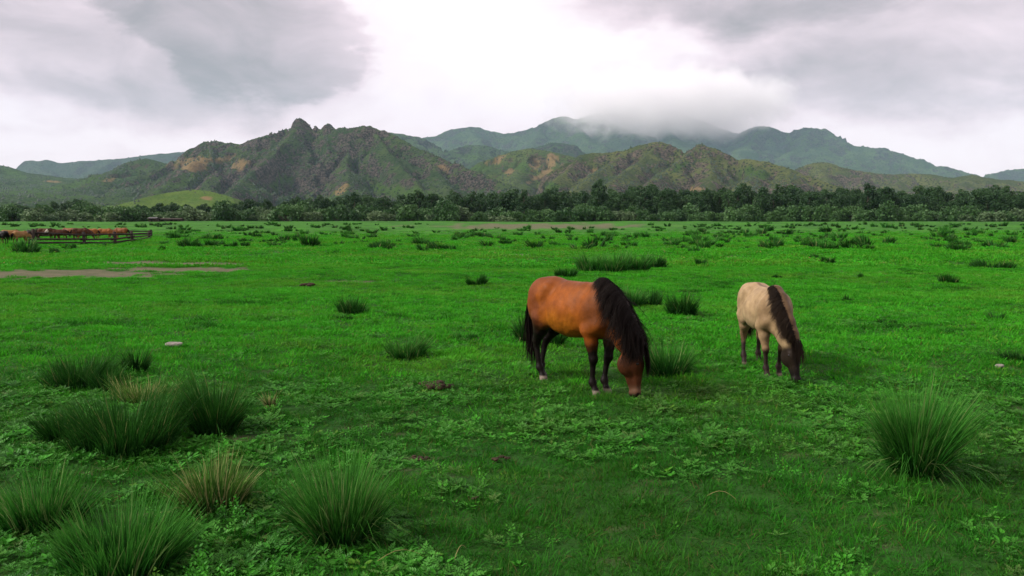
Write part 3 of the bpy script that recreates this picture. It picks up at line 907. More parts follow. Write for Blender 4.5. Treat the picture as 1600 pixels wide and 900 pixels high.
def tuft(seed, n, rad, h0, h1, wdt, lean=0.75, dead=0.05, mat=None):
    V, F, tip, sh, dd = blades(np.random.default_rng(seed), n, rad, h0, h1, wdt, lean, 0.7, segs=2, dead=dead, tipspread=0.9)
    return mk_mesh('turf_tuft', V, F, mat or turf_m, {'tip': tip, 'shade': sh, 'dead': dd})
def leaf_poly(c, d, up, L, W):
    s = np.cross(d, up); s /= np.linalg.norm(s) + 1e-9
    n = np.cross(s, d)
    return [c, c + d * L * 0.35 + s * W * 0.5 + n * W * 0.15, c + d * L * 0.72 + s * W * 0.42 + n * W * 0.12, c + d * L,
            c + d * L * 0.72 - s * W * 0.42 + n * W * 0.12, c + d * L * 0.35 - s * W * 0.5 + n * W * 0.15]
def weed(seed, kind):
    g = np.random.default_rng(seed)
    V, F4, S = [], [], []
    up = np.array((0, 0, 1.0))
    def add(c, d, L, W, s):
        d = d / np.linalg.norm(d)
        k = len(V)
        V.extend(leaf_poly(np.asarray(c), d, up if abs(d[2]) < 0.95 else np.array((1.0, 0, 0)), L, W))
        F4.append((k, k + 1, k + 2, k + 3)); F4.append((k, k + 3, k + 4, k + 5))
        S.extend([s] * 6)
    if kind == 0:                                     # broad leaved rosette
        for i in range(9):
            a = i * 2.4 + g.normal(0, 0.2)
            el = g.uniform(0.15, 0.9)
            d = np.array((math.cos(a) * math.cos(el), math.sin(a) * math.cos(el), math.sin(el)))
            st = d * g.uniform(0.02, 0.05)
            add(st, d * (1, 1, 0.55), g.uniform(0.05, 0.085), g.uniform(0.028, 0.042), g.uniform(0, 1))
    elif kind == 1:                                   # feathery silverweed fronds
        for i in range(6):
            a = i * 1.05 + g.normal(0, 0.25)
            el = g.uniform(0.25, 0.8)
            d = np.array((math.cos(a) * math.cos(el), math.sin(a) * math.cos(el), math.sin(el)))
            L = g.uniform(0.09, 0.15)
            sd = np.cross(d, up); sd /= np.linalg.norm(sd)
            s = g.uniform(0, 1)
            for k in range(4):
                f = 0.3 + 0.2 * k
                c = d * L * f + np.array((0, 0, -0.03 * f * f))
                for sg in (-1, 1):
                    add(c, d * 0.6 + sd * sg + (0, 0, 0.15), 0.030 * (1.2 - 0.4 * abs(f - 0.55)), 0.015, s)
            add(d * L * 0.95 + np.array((0, 0, -0.025)), d, 0.035, 0.018, s)
    else:                                             # upright leafy sprig
        for st in range(3):
            a0 = g.uniform(0, 6.28)
            lean = np.array((math.cos(a0) * 0.3, math.sin(a0) * 0.3, 1.0))
            H = g.uniform(0.10, 0.19)
            for k in range(8):
                f = (k + 1) / 8
                a = k * 2.4 + a0
                el = 0.2 + 0.5 * f
                d = np.array((math.cos(a) * math.cos(el), math.sin(a) * math.cos(el), math.sin(el)))
                add(lean * H * f, d, 0.045 * (1.25 - 0.6 * f), 0.019, g.uniform(0, 1))
    return mk_mesh('weed', np.array(V), np.array(F4), (weed_m, weed2_m, weed_m)[kind], {'shade': np.array(S)})

# --- tussocks: every clump is a thing of its own
def tussock_mesh(seed, n, rad, h, wdt, mat, lean=0.55, bend=0.5, dead=0.06, segs=4, flat=1.0, hmin=0.45):
    V, F, tip, sh, dd = blades(np.random.default_rng(seed), n, rad, h * hmin, h * 1.02, wdt, lean, bend, segs=segs, dead=dead, flat=flat, clumps=max(4, min(34, n // 45)), tip_pow=3.0)
    return mk_mesh('tussock', V, F, mat, {'tip': tip, 'shade': sh, 'dead': dd})
SPOTS = []                                            # (x, y, radius) so that turf and weeds keep out
#  px   py   wpx  hpx  blades  look  dead  label
NEAR = [
    (112, 606, 128, 52, 1100, 'd', 0.03, 'wide dark green grass tussock left of the pale flat stone'),
    (210, 582, 56, 44, 420, 'd', 0.03, 'small dark upright tuft behind the pale dry tussock'),
    (215, 628, 110, 46, 650, 'p', 0.30, 'pale straw tipped tussock in the middle of the left cluster'),
    (178, 708, 205, 98, 1900, 'd', 0.05, 'biggest dark tussock, front left of the left cluster'),
    (332, 678, 122, 98, 1400, 'd', 0.06, 'dark bushy tussock at the right side of the left cluster'),
    (262, 668, 110, 62, 700, 'd', 0.05, 'dark low tussock between the biggest and the bushy one of the left cluster'),
    (92, 690, 90, 70, 620, 'd', 0.05, 'dark tussock leaning out at the far left of the left cluster'),
    (165, 612, 70, 44, 420, 'd', 0.04, 'dark tuft joining the wide dark tussock and the pale dry one'),
    (421, 636, 26, 34, 90, 'p', 0.55, 'thin wispy straw coloured tuft right of the left cluster'),
    (325, 800, 150, 88, 620, 'p', 0.22, 'loose brownish tussock between the leafy weeds, left of the spiky one'),
    (52, 828, 165, 95, 900, 'm', 0.16, 'loose light green tussock at the left edge of the picture'),
    (172, 905, 220, 112, 1500, 'm', 0.08, 'deep green tussock cut off by the bottom edge'),
    (528, 848, 185, 135, 1700, 'm', 0.16, 'large spiky tussock with straw stalks at the bottom, left of centre'),
    (1438, 742, 150, 140, 2100, 'm', 0.09, 'large round spiky tussock standing alone at the lower right'),
    (631, 561, 62, 36, 480, 'm', 0.14, 'small round tussock behind the dung pat'),
    (548, 490, 54, 30, 420, 'd', 0.03, 'small dark tussock alone in the left middle of the meadow'),
    (820, 533, 48, 46, 420, 'd', 0.03, 'dark tussock behind the tail of the brown horse'),
    (868, 540, 34, 32, 260, 'd', 0.03, 'dark tussock seen under the belly of the brown horse'),
    (1044, 586, 78, 60, 620, 'm', 0.12, 'grey green tussock just behind the head of the brown horse'),
    (1068, 492, 54, 31, 460, 'd', 0.03, 'round dark tussock between the two grazing horses'),
    (986, 479, 42, 27, 330, 'm', 0.12, 'pale tipped tussock above the neck of the brown horse'),
    (1016, 478, 40, 25, 330, 'd', 0.05, 'dark tussock touching the pale tipped one above the brown neck'),
    (926, 423, 50, 27, 420, 'm', 0.06, 'left end of the long grass bank behind the brown horse'),
    (958, 424, 56, 31, 480, 'm', 0.10, 'tall middle clump of the long grass bank behind the brown horse'),
    (992, 423, 50, 30, 420, 'm', 0.10, 'pale clump right of the middle in the long grass bank'),
    (1024, 418, 38, 21, 340, 'd', 0.02, 'dark right end of the long grass bank behind the brown horse'),
    (882, 433, 36, 17, 320, 'd', 0.02, 'dark round tussock just above the rump of the brown horse'),
    (743, 446, 30, 18, 300, 'd', 0.02, 'small dark tussock alone left of the brown horse rump'),
    (1297, 412, 22, 13, 220, 'd', 0.02, 'small dark tussock behind the pale horse, right one of a pair'),
    (1273, 404, 20, 7, 180, 'd', 0.02, 'flat dark tussock behind the pale horse, left one of a pair'),
    (1486, 442, 34, 15, 240, 'd', 0.06, 'dark brownish tussock in the right meadow under the bare slope'),
    (1558, 418, 62, 13, 420, 'd', 0.03, 'wide low dark tussock near the right edge of the meadow'),
    (1097, 415, 19, 12, 200, 'd', 0.02, 'small round tussock right of the long grass bank'),
    (1560, 501, 28, 14, 220, 'd', 0.02, 'low dark tuft near the right edge level with the pale horse'),
    (1590, 566, 40, 22, 280, 'd', 0.02, 'dark tuft cut by the right edge, level with the pale muzzle'),
    (1386, 506, 32, 9, 200, 'd', 0.02, 'flat dark tuft in the meadow right of the pale horse'),
    (1326, 470, 24, 8, 160, 'd', 0.02, 'flat dark tuft behind and right of the pale horse back'),
    (1350, 434, 14, 8, 120, 'm', 0.08, 'tiny tuft right of the paired tussocks behind the pale horse'),
    (1215, 434, 18, 6, 120, 'd', 0.02, 'flat dark tuft just above the pale horse back'),
    (728, 530, 40, 11, 200, 'm', 0.02, 'low green tuft left of the brown horse hind legs'),
    (536, 500, 26, 8, 140, 'd', 0.02, 'low dark tuft in front of the small dark left tussock'),
    (1480, 520, 34, 8, 160, 'd', 0.02, 'faint flat tuft in the right meadow above the big tussock'),
    (660, 393, 18, 10, 180, 'd', 0.02, 'single dark clump in the middle distance left of centre'),
    (34, 395, 36, 13, 260, 'd', 0.02, 'wide dark clump in front of the corral gate horses'),
    (88, 397, 24, 12, 200, 'd', 0.02, 'dark clump in front of the corral, second from the left edge'),
    (108, 389, 22, 11, 180, 'd', 0.02, 'clump just behind the second one in front of the corral'),
    (249, 392, 17, 9, 160, 'd', 0.02, 'single clump right of the corral end'),
    (296, 386, 34, 12, 240, 'd', 0.02, 'broad clump right of the corral, first of a row of three'),
    (332, 385, 32, 11, 240, 'd', 0.02, 'broad clump right of the corral, middle of a row of three'),
    (360, 387, 20, 11, 180, 'd', 0.02, 'darkest clump right of the corral, last of a row of three'),
    (164, 386, 14, 7, 120, 'd', 0.02, 'small clump at the foot of the corral rails'),
    (1467, 388, 24, 9, 180, 'd', 0.02, 'dark clump in the far right meadow, darker one of a pair'),
    (1502, 391, 38, 12, 220, 'd', 0.02, 'wider clump in the far right meadow beside a darker one'),
    (1358, 390, 15, 8, 140, 'm', 0.10, 'brownish clump in the far meadow above the pale horse'),
    (1122, 387, 20, 7, 140, 'd', 0.02, 'flat clump in the far meadow right of the grass bank'),
    (1164, 389, 16, 5, 120, 'd', 0.02, 'flat dark clump in the far meadow between bank and pale horse'),
    (1086, 394, 20, 9, 150, 'm', 0.04, 'light clump in the far meadow above the grass bank end'),
    (519, 396, 16, 5, 110, 'd', 0.02, 'flat small clump in the left far meadow'),
    (597, 387, 42, 9, 240, 'd', 0.03, 'long low clump in the far meadow left of centre'),
    (680, 387, 20, 10, 180, 'd', 0.02, 'left clump of a dark pair in the far meadow centre'),
    (703, 391, 20, 9, 180, 'd', 0.02, 'right clump of a dark pair in the far meadow centre'),
    (875, 384, 28, 8, 180, 'm', 0.05, 'clump straight above the brown horse rump in the far meadow'),
    (789, 382, 18, 8, 160, 'd', 0.02, 'clump in the far meadow above the lone left tussock'),
]
g = np.random.default_rng(21)
MATS = {'d': tusd_m, 'm': tus_m, 'p': tusp_m}
for i, (px, py, wp, hp, nb, look, dead, label) in enumerate(NEAR):
    c = gp(px, py)
    sc_ = c[1] / FPX
    W, Hh = wp * sc_, hp * sc_
    shaggy = 0.40 if i < 14 else 0.5
    rad = max(0.05, W * 0.5 - Hh * (0.30 if i < 14 else 0.22))
    rad = max(rad, W * 0.22)
    wdt = max(0.0100, 0.0011 * c[1])
    y_in = c[1] + rad * 0.45                            # the base circle's centre lies behind its front edge
    zz = float(gz(c[0], y_in))
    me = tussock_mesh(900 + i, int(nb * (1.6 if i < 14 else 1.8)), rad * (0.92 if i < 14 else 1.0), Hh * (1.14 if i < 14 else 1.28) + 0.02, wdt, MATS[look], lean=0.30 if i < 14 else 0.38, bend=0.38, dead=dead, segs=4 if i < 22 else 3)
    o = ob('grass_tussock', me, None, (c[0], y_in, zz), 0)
    tag(o, label, 'grass tussock', 'grass tussocks in the meadow')
    SPOTS.append((c[0], y_in, rad))
# distant clumps that nothing tells apart
FARM = [tussock_mesh(980 + i, 220, 0.42, 0.78, 0.06, (tusd_m, tusd_m, tus_m)[i % 3], lean=0.5, bend=0.4, segs=2, flat=(1, 0.8, 1.2)[i % 3]) for i in range(9)]
n_far = 0
tries = 0
while n_far < 238 and tries < 6000:
    tries += 1
    py = 351.5 + 40 * g.uniform() ** 1.6
    px = g.uniform(-40, 1640)
    if 680 < px < 1010 and py < 357.5:
        continue
    if px < 245 and 356 < py < 386:
        continue
    if fbm(np.array(px / 70.0), np.array(py / 5.0), 3, 33) < g.uniform(-0.5, 0.35):
        continue
    c = gp(px, py)
    if c[1] > 240:
        continue
    s = g.uniform(0.55, 1.35) * (1 + 0.25 * sstep(80, 200, c[1]))
    o = ob('grass_tussock', FARM[int(g.integers(9))], None, (c[0], c[1], c[2]), g.uniform(0, 6.28), (s * g.uniform(0.9, 1.35), s, s * g.uniform(0.85, 1.25)))
    side = [t_ for lim, t_ in ((130, 'by the left edge'), (300, 'below the green hillock'), (460, 'below the craggy summit'), (690, 'left of the sandy strip'), (850, 'below the sandy strip, left half'),
                               (1010, 'below the sandy strip, right half'), (1180, 'below the rocky twin hills'), (1340, 'straight above the pale horse'), (1480, 'right of the pale horse'), (9999, 'by the right edge')) if px < lim][0]
    how = 'near the trees' if c[1] > 140 else ('in the far middle meadow' if c[1] > 80 else 'in the middle meadow')
    tag(o, 'small dark grass clump %s, %s' % (how, side), 'grass tussock', 'grass clumps %s, %s' % (how, side))
    n_far += 1

# beyond those nobody could count the clumps: rough tufts of the far meadow
g = np.random.default_rng(15)
n = 3600
pyf = 350.5 + 34 * g.uniform(0, 1, n) ** 1.8
pxf = g.uniform(-150, 1750, n)
ok = (fbm(pxf / 90.0, pyf / 4.0, 3, 34) > g.uniform(-0.45, 0.5, n)) & ~((pxf > 675) & (pxf < 1015) & (pyf < 357.5)) & ~((pxf < 245) & (pyf > 356) & (pyf < 386))
FP = gp_many(pxf[ok][:380], pyf[ok][:380])
FP = FP[FP[:, 1] < 245]
n = len(FP)
s = g.uniform(0.35, 1.0, n) * (1 + 0.3 * sstep(80, 200, FP[:, 1]))
scatter('rough_grass', FP, np.column_stack([np.zeros(n), np.zeros(n), g.uniform(0, 6.28, n)]), np.column_stack([s * g.uniform(0.9, 1.5, n), s, s * g.uniform(0.8, 1.2, n)]),
        g.integers(0, 9, n), FARM, 'rough dark grass tufts merging across the far meadow', 'grass')

# --- turf and weeds (stuff)
def field(n, y0, y1, g, spread=0.78, power=2.0):
    y = (g.uniform(y0 ** power, y1 ** power, n)) ** (1 / power)
    x = g.uniform(-1, 1, n) * (y * spread + 1.2)
    return x, y
def off_spots(x, y, k=0.9):
    ok = np.ones(len(x), bool)
    for sx, sy, r in SPOTS:
        if r > 0.1:
            ok &= np.hypot(x - sx, y - sy) > r * k
    return ok
g = np.random.default_rng(5)
TUFTS = [tuft(40 + i, 34, 0.085, 0.028, 0.075, 0.0052, dead=(0.02, 0.05, 0.10)[i % 3]) for i in range(6)]
TUFTM = [tuft(60 + i, 34, 0.16, 0.04, 0.085, 0.014, dead=0.04, mat=turfb_m) for i in range(5)]
TUFTF = [tuft(70 + i, 40, 0.5, 0.06, 0.13, 0.05, dead=0.04, mat=turfb_m) for i in range(5)]
TUFT_SHADED = [tuft(80 + i, 34, 0.085, 0.028, 0.080, 0.0052, dead=(0.03, 0.06, 0.12)[i % 3], mat=turfd_m) for i in range(5)]
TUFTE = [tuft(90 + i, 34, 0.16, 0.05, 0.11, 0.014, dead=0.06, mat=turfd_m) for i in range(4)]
Ps, Rs, Ss, Ks = [], [], [], []
for (n, y0, y1, k0, kn, pw, smin, smax) in ((40000, 3.4, 14.5, 0, 6, 1.6, 0.6, 1.5), (66000, 8, 34, 6, 5, 1.5, 0.8, 1.35), (52000, 32, 120, 11, 5, 1.3, 0.7, 1.4)):
    x, y = field(n, y0, y1, g, power=pw)
    so = mask(x, y, SOIL, 41)
    ok = (so < g.uniform(0.05, 0.6, n)) & off_spots(x, y, 0.7) & (g.uniform(0, 1, n) < sstep(128, 55, y))
    if y0 < 5:
        ok &= g.uniform(0, 1, n) < sstep(14.5, 9.5, y)
    elif y0 < 20:
        ok &= g.uniform(0, 1, n) < sstep(8, 14.5, y)
    x, y = x[ok], y[ok]
    m_ = len(x)
    hgt = np.clip(1.0 + 0.8 * fbm(x / 0.5, y / 0.5, 3, 55), 0.35, 2.1) if y1 < 40 else np.clip(1.0 + 0.7 * fbm(x / 9, y / 9, 3, 56), 0.4, 2.2)
    s = g.uniform(smin, smax, m_)
    Ps.append(np.column_stack([x, y, gz(x, y)]))
    Rs.append(np.column_stack([g.normal(0, 0.12, m_), g.normal(0, 0.12, m_), g.uniform(0, 6.28, m_)]))
    Ss.append(np.column_stack([s, s, s * hgt]))
    deep = g.uniform(0, 1, m_) < np.clip(0.95 * sstep(13.0, 6.0, y) + 0.55 * fbm(x / 1.8, y / 1.8, 3, 58), 0, 1) * (y < 13)  # more dark tufts towards the camera: foreground shade put into blade colour
    if 7 <= y0 < 20:                                     # darker low growth in patches across the middle of the meadow
        deepm = 0.6 * fbm(x / 2.6, y / 2.2, 3, 59) + 0.6 * fbm(x / 0.7, y / 0.7, 2, 60) > g.uniform(0.32, 1.0, m_)
        Ks.append(np.where(deepm, 21 + g.integers(0, 4, m_), k0 + g.integers(0, kn, m_)))
        continue
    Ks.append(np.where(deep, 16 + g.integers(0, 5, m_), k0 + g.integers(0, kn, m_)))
scatter('grass', np.concatenate(Ps), np.concatenate(Rs), np.concatenate(Ss), np.concatenate(Ks), TUFTS + TUFTM + TUFTF + TUFT_SHADED + TUFTE, 'short grazed green turf covering the meadow', 'grass')

WEEDS = [weed(200 + i, (0, 0, 1, 1, 1, 2, 2)[i]) for i in range(7)]
x, y = field(110000, 3.4, 17, g, power=1.4)
keep = (lush(x, y) > g.uniform(0.05, 1.95, len(x))) & (mask(x, y, SOIL, 41) < 0.5) & off_spots(x, y, 0.8)
x, y = x[keep], y[keep]
m_ = len(x)
s = (0.22 + 0.62 * g.uniform(0, 1, m_) ** 1.7) * (0.60 + 0.50 * lush(x, y))
pk = g.integers(0, 5, m_)
tall_ = (fbm(x / 0.9, y / 0.9, 3, 91) > 0.32) & (g.uniform(0, 1, m_) < 0.7)
pk = np.where(tall_, 5 + g.integers(0, 2, m_), pk)
scatter('weeds', np.column_stack([x, y, gz(x, y) + 0.012]), np.column_stack([g.normal(0, 0.15, m_), g.normal(0, 0.15, m_), g.uniform(0, 6.28, m_)]),
        np.column_stack([s, s, s]), pk, WEEDS, 'light green leafy weeds growing low between the grass', 'weeds')

# ================================================================== horses
class Field:
    """signed-distance field on a grid, blended smoothly, meshed with surface nets"""
    def __init__(self, lo, hi, h):
        self.lo, self.h = np.array(lo, float), h
        n = np.ceil((np.array(hi) - self.lo) / h).astype(int) + 1
        self.F = np.full(n, 0.5)
    def _sub(self, lo, hi):
        a = np.clip(np.floor((np.array(lo) - self.lo) / self.h).astype(int), 0, np.array(self.F.shape))
        b = np.clip(np.ceil((np.array(hi) - self.lo) / self.h).astype(int) + 1, 0, np.array(self.F.shape))
        ax = [self.lo[i] + self.h * np.arange(a[i], b[i]) for i in range(3)]
        sl = tuple(slice(a[i], b[i]) for i in range(3))
        return sl, np.meshgrid(*ax, indexing='ij', sparse=True)
    def _put(self, sl, d, k):
        f = self.F[sl]
        hh = np.maximum(k - np.abs(f - d), 0) / k
        self.F[sl] = np.minimum(f, d) - hh * hh * k * 0.25
    def cone(self, a, b, ra, rb, k=0.04):
        a, b = np.array(a, float), np.array(b, float)
        m = max(ra, rb) + k + 0.06
        sl, (x, y, z) = self._sub(np.minimum(a, b) - m, np.maximum(a, b) + m)
        ab = b - a
        t = np.clip(((x - a[0]) * ab[0] + (y - a[1]) * ab[1] + (z - a[2]) * ab[2]) / (ab @ ab + 1e-12), 0, 1)
        d = np.sqrt((x - a[0] - t * ab[0]) ** 2 + (y - a[1] - t * ab[1]) ** 2 + (z - a[2] - t * ab[2]) ** 2) - (ra + (rb - ra) * t)
        self._put(sl, d, k)
    def ell(self, c, r, k=0.05, M=None):
        c, r = np.array(c, float), np.array(r, float)
        m = (max(r) if M is not None else r) + k + 0.06
        sl, (x, y, z) = self._sub(c - m, c + m)
        x, y, z = x - c[0], y - c[1], z - c[2]
        if M is not None:                              # rows of M are the ellipsoid's own axes
            x, y, z = (M[i][0] * x + M[i][1] * y + M[i][2] * z for i in range(3))
        k0 = np.sqrt((x / r[0]) ** 2 + (y / r[1]) ** 2 + (z / r[2]) ** 2)
        k1 = np.sqrt((x / r[0] ** 2) ** 2 + (y / r[1] ** 2) ** 2 + (z / r[2] ** 2) ** 2) + 1e-9
        self._put(sl, k0 * (k0 - 1) / k1, k)
    def sample(self, P):
        q = np.clip((P - self.lo) / self.h, 0, np.array(self.F.shape) - 1.001)
        i = q.astype(int)
        f = q - i
        out = 0
        for dx in (0, 1):
            for dy in (0, 1):
                for dz in (0, 1):
                    w_ = np.abs(1 - dx - f[:, 0]) * np.abs(1 - dy - f[:, 1]) * np.abs(1 - dz - f[:, 2])
                    out = out + w_ * self.F[i[:, 0] + dx, i[:, 1] + dy, i[:, 2] + dz]
        return out
    def grad(self, P):
        e = self.h
        g_ = np.stack([self.sample(P + np.eye(3)[i] * e) - self.sample(P - np.eye(3)[i] * e) for i in range(3)], -1)
        return g_ / (np.linalg.norm(g_, axis=1)[:, None] + 1e-9)
    def mesh(self):
        F = self.F
        s = F < 0
        c = s[:-1, :-1, :-1].astype(np.int8)
        tot = np.zeros_like(c)
        for dx in (0, 1):
            for dy in (0, 1):
                for dz in (0, 1):
                    tot += s[dx:s.shape[0] - 1 + dx, dy:s.shape[1] - 1 + dy, dz:s.shape[2] - 1 + dz]
        act = (tot > 0) & (tot < 8)
        I = np.argwhere(act)
        num = np.full(act.shape, -1)
        num[act] = np.arange(len(I))
        acc, cnt_ = np.zeros((len(I), 3)), np.zeros(len(I))
        cor = [np.array((x, y, z)) for x in (0, 1) for y in (0, 1) for z in (0, 1)]
        for a in cor:
            for b in cor:
                if (b - a).sum() == 1 and (b >= a).all():
                    fa = F[tuple((I + a).T)]
                    fb = F[tuple((I + b).T)]
                    x = (fa < 0) != (fb < 0)
                    t = np.where(x, fa / np.where(fa - fb == 0, 1, fa - fb), 0)
                    acc += np.where(x[:, None], a + (b - a) * t[:, None], 0)
                    cnt_ += x
        V = self.lo + self.h * (I + acc / cnt_[:, None])
        Q = []
        for ax in range(3):
            o1, o2 = [i for i in range(3) if i != ax]
            sl0 = [slice(None)] * 3; sl1 = [slice(None)] * 3
            sl0[ax] = slice(0, -1); sl1[ax] = slice(1, None)
            ch = s[tuple(sl0)] != s[tuple(sl1)]
            E = np.argwhere(ch)
            E = E[(E[:, o1] > 0) & (E[:, o2] > 0) & (E[:, o1] < act.shape[o1]) & (E[:, o2] < act.shape[o2])]
            ins = s[tuple(E.T)]
            d1, d2 = np.eye(3, dtype=int)[o1], np.eye(3, dtype=int)[o2]
            q = np.stack([num[tuple((E - d1 - d2).T)], num[tuple((E - d2).T)], num[tuple(E.T)], num[tuple((E - d1).T)]], -1)
            flip = ins if ax != 1 else ~ins
            Q.append(np.where(flip[:, None], q, q[:, ::-1]))
        return V, np.concatenate(Q)

def yaw_dir(deg, el):
    return np.array((math.cos(R(deg)) * math.cos(R(el)), math.sin(R(deg)) * math.cos(R(el)), math.sin(R(el))))

HS = 1.10                                                          # head size
def horse_field(res, legs, neck, head_yaw, head_pitch, belly=1.0, lean=1.0):
    """legs: {'fr','fl','hr','hl'} -> (dx, dy) shift of the hoof; neck: list of (x,y,z) centre points from the shoulders to the poll"""
    f = Field((-0.95, -0.75, -0.05), (1.75, 0.95, 1.75), res)
    # trunk
    f.ell((0.06, 0, 0.905), (0.53, 0.250, 0.292), 0.05)
    f.ell((-0.08, 0, 0.865 - 0.01 * belly), (0.40, 0.268 * belly, 0.268 * belly), 0.10)
    f.cone((-0.34, 0, 1.135), (0.20, 0, 1.085), 0.105, 0.105, 0.12)
    f.cone((0.20, 0, 1.08), (0.47, 0, 1.185), 0.11, 0.085, 0.12)          # withers
    f.cone((0.47, 0, 1.185), (0.60, 0, 1.02), 0.085, 0.13, 0.12)
    f.ell((-0.46, 0, 1.015), (0.285, 0.225, 0.250), 0.08)                 # croup
    f.ell((0.46, 0, 0.885), (0.225, 0.205, 0.270), 0.08)                  # chest
    f.ell((0.585, 0, 0.815), (0.125, 0.165, 0.165), 0.08)
    for sg in (-1, 1):
        f.ell((-0.515, sg * 0.125, 0.945), (0.225, 0.130, 0.290), 0.06)   # haunch
        f.ell((-0.40, sg * 0.175, 0.80), (0.13, 0.085, 0.17), 0.06)       # stifle
        f.cone((-0.33, sg * 0.165, 1.135), (-0.40, sg * 0.150, 1.06), 0.05, 0.08, 0.09)    # hip bone
        a, c = math.cos(R(26)), math.sin(R(26))
        f.ell((0.470, sg * 0.135, 0.925), (0.140, 0.080, 0.225), 0.10, [(a, 0, -c), (0, 1, 0), (c, 0, a)])   # shoulder blade
        f.cone((0.575, sg * 0.135, 0.80), (0.42, sg * 0.165, 0.725), 0.095, 0.090, 0.05)   # upper arm
    # dock
    f.cone((-0.66, 0, 1.13), (-0.775, 0, 1.03), 0.055, 0.04, 0.05)
    # legs
    def shift(p, d, z1=0.75):
        w_ = np.clip((z1 - p[2]) / z1, 0, 1)
        return np.array(p) + np.array((d[0] * w_, d[1] * w_, 0))
    for key, (dx, dy) in legs.items():
        sg = -1 if key[1] == 'r' else 1
        S = lambda p: shift((p[0], sg * p[1], p[2]), (dx, dy))
        if key[0] == 'f':
            J = [S(q) for q in ((0.435, 0.155, 0.72), (0.455, 0.145, 0.58), (0.470, 0.135, 0.405), (0.462, 0.130, 0.36), (0.452, 0.130, 0.165), (0.452, 0.130, 0.135), (0.492, 0.130, 0.065))]
            rad = (0.090, 0.072, 0.044, 0.032, 0.026, 0.038, 0.031)
            f.ell(J[2] + (0.008, 0, 0), (0.050, 0.045, 0.060), 0.015)
            f.cone(J[3] + (-0.022, 0, -0.02), J[4] + (-0.018, 0, 0.01), 0.013, 0.015, 0.015)   # tendon
            f.ell(J[5] + (-0.010, 0, 0), (0.040, 0.036, 0.036), 0.015)
        else:
            J = [S(q) for q in ((-0.455, 0.150, 0.78), (-0.520, 0.140, 0.62), (-0.625, 0.130, 0.475), (-0.640, 0.128, 0.41), (-0.612, 0.126, 0.18), (-0.605, 0.126, 0.145), (-0.562, 0.126, 0.068))]
            rad = (0.135, 0.086, 0.050, 0.036, 0.028, 0.038, 0.032)
            f.cone(J[2] + (-0.050, 0, 0.050), J[2], 0.024, 0.042, 0.03)   # point of the hock
            f.cone(J[3] + (-0.022, 0, -0.02), J[4] + (-0.020, 0, 0.01), 0.014, 0.016, 0.015)
            f.ell(J[5] + (-0.010, 0, 0), (0.042, 0.038, 0.038), 0.015)
        for a, b, ra, rb in zip(J[:-1], J[1:], rad[:-1], rad[1:]):
            f.cone(a, b, ra, rb, 0.025)
        hf = J[-1]
        f.cone(hf + (0.004, 0, -0.012), hf + (0.026, 0, -0.052), 0.040, 0.051, 0.012)
    # neck: a crest line and a throat line blended together
    N = [np.array(q, float) for q in neck]
    k = len(N)
    crest, T = [], []
    for i in range(k):
        tdir = N[min(i + 1, k - 1)] - N[max(i - 1, 0)]
        tdir /= np.linalg.norm(tdir)
        side = np.cross((0, 0, 1.0), tdir); side /= np.linalg.norm(side)
        up = np.cross(tdir, side)
        T.append((tdir, side, up))
    hgt = np.interp(np.linspace(0, 1, k), [0, 0.35, 0.7, 1], [0.155, 0.115, 0.080, 0.055])
    rad = np.interp(np.linspace(0, 1, k), [0, 0.35, 0.7, 1], [0.125, 0.105, 0.088, 0.078])
    for i in range(k - 1):
        for s in (-1, -0.3, 0.4, 1):
            rr = (0.80 if s == 1 else 1.0)
            f.cone(N[i] + T[i][2] * hgt[i] * s, N[i + 1] + T[i + 1][2] * hgt[i + 1] * s, rad[i] * rr, rad[i + 1] * rr, 0.07)
    crest = [np.array((0.475, 0, 1.262))] + [N[i] + T[i][2] * (hgt[i] + rad[i] * 0.8) for i in range(k)]
    # head
    poll = N[-1]
    ax = yaw_dir(head_yaw, head_pitch)                              # poll -> muzzle
    side = np.cross((0, 0, 1.0), yaw_dir(head_yaw, 0)); side /= np.linalg.norm(side)   # the horse's left
    nrm = np.cross(ax, side)                                        # forehead direction
    if nrm @ yaw_dir(head_yaw, 30) < 0:
        nrm = -nrm
    hp = lambda a, n, s=0.0: poll + ax * a * HS + nrm * n * HS + side * s * HS
    Mh = [ax, side, nrm]
    f.cone(hp(-0.02, -0.02), hp(0.09, -0.005), 0.0825, 0.0902, 0.05)
    f.ell(hp(0.155, 0.000), (0.1375, 0.0913, 0.0880), 0.03, Mh)
    for s in (-1, 1):
        f.ell(hp(0.160, -0.088, s * 0.036), (0.120, 0.052, 0.096), 0.035, Mh)
        f.cone(hp(0.130, 0.030, s * 0.062), hp(0.165, 0.028, s * 0.060), 0.0264, 0.0286, 0.02)     # brow
        f.cone(hp(0.435, -0.008, s * 0.030), hp(0.455, -0.018, s * 0.032), 0.0264, 0.0242, 0.02)   # nostril wing
        f.cone(hp(-0.045, -0.005, s * 0.050), hp(-0.105, -0.012, s * 0.066), 0.0330, 0.0319, 0.02) # ear
        f.cone(hp(-0.105, -0.012, s * 0.066), hp(-0.165, -0.004, s * 0.070), 0.0319, 0.0099, 0.012)
    f.cone(hp(0.16, 0.016), hp(0.42, -0.014), 0.073, 0.045, 0.03)
    f.cone(hp(0.20, -0.085), hp(0.42, -0.050), 0.056, 0.033, 0.03)
    f.ell(hp(0.452, -0.022), (0.0605, 0.0583, 0.0572), 0.025, Mh)
    f.ell(hp(0.452, -0.066), (0.0374, 0.0396, 0.0286), 0.02, Mh)
    f.head = dict(poll=poll, ax=ax, side=side, nrm=nrm, hp=hp)
    f.crest, f.T, f.N = crest, T, N
    return f

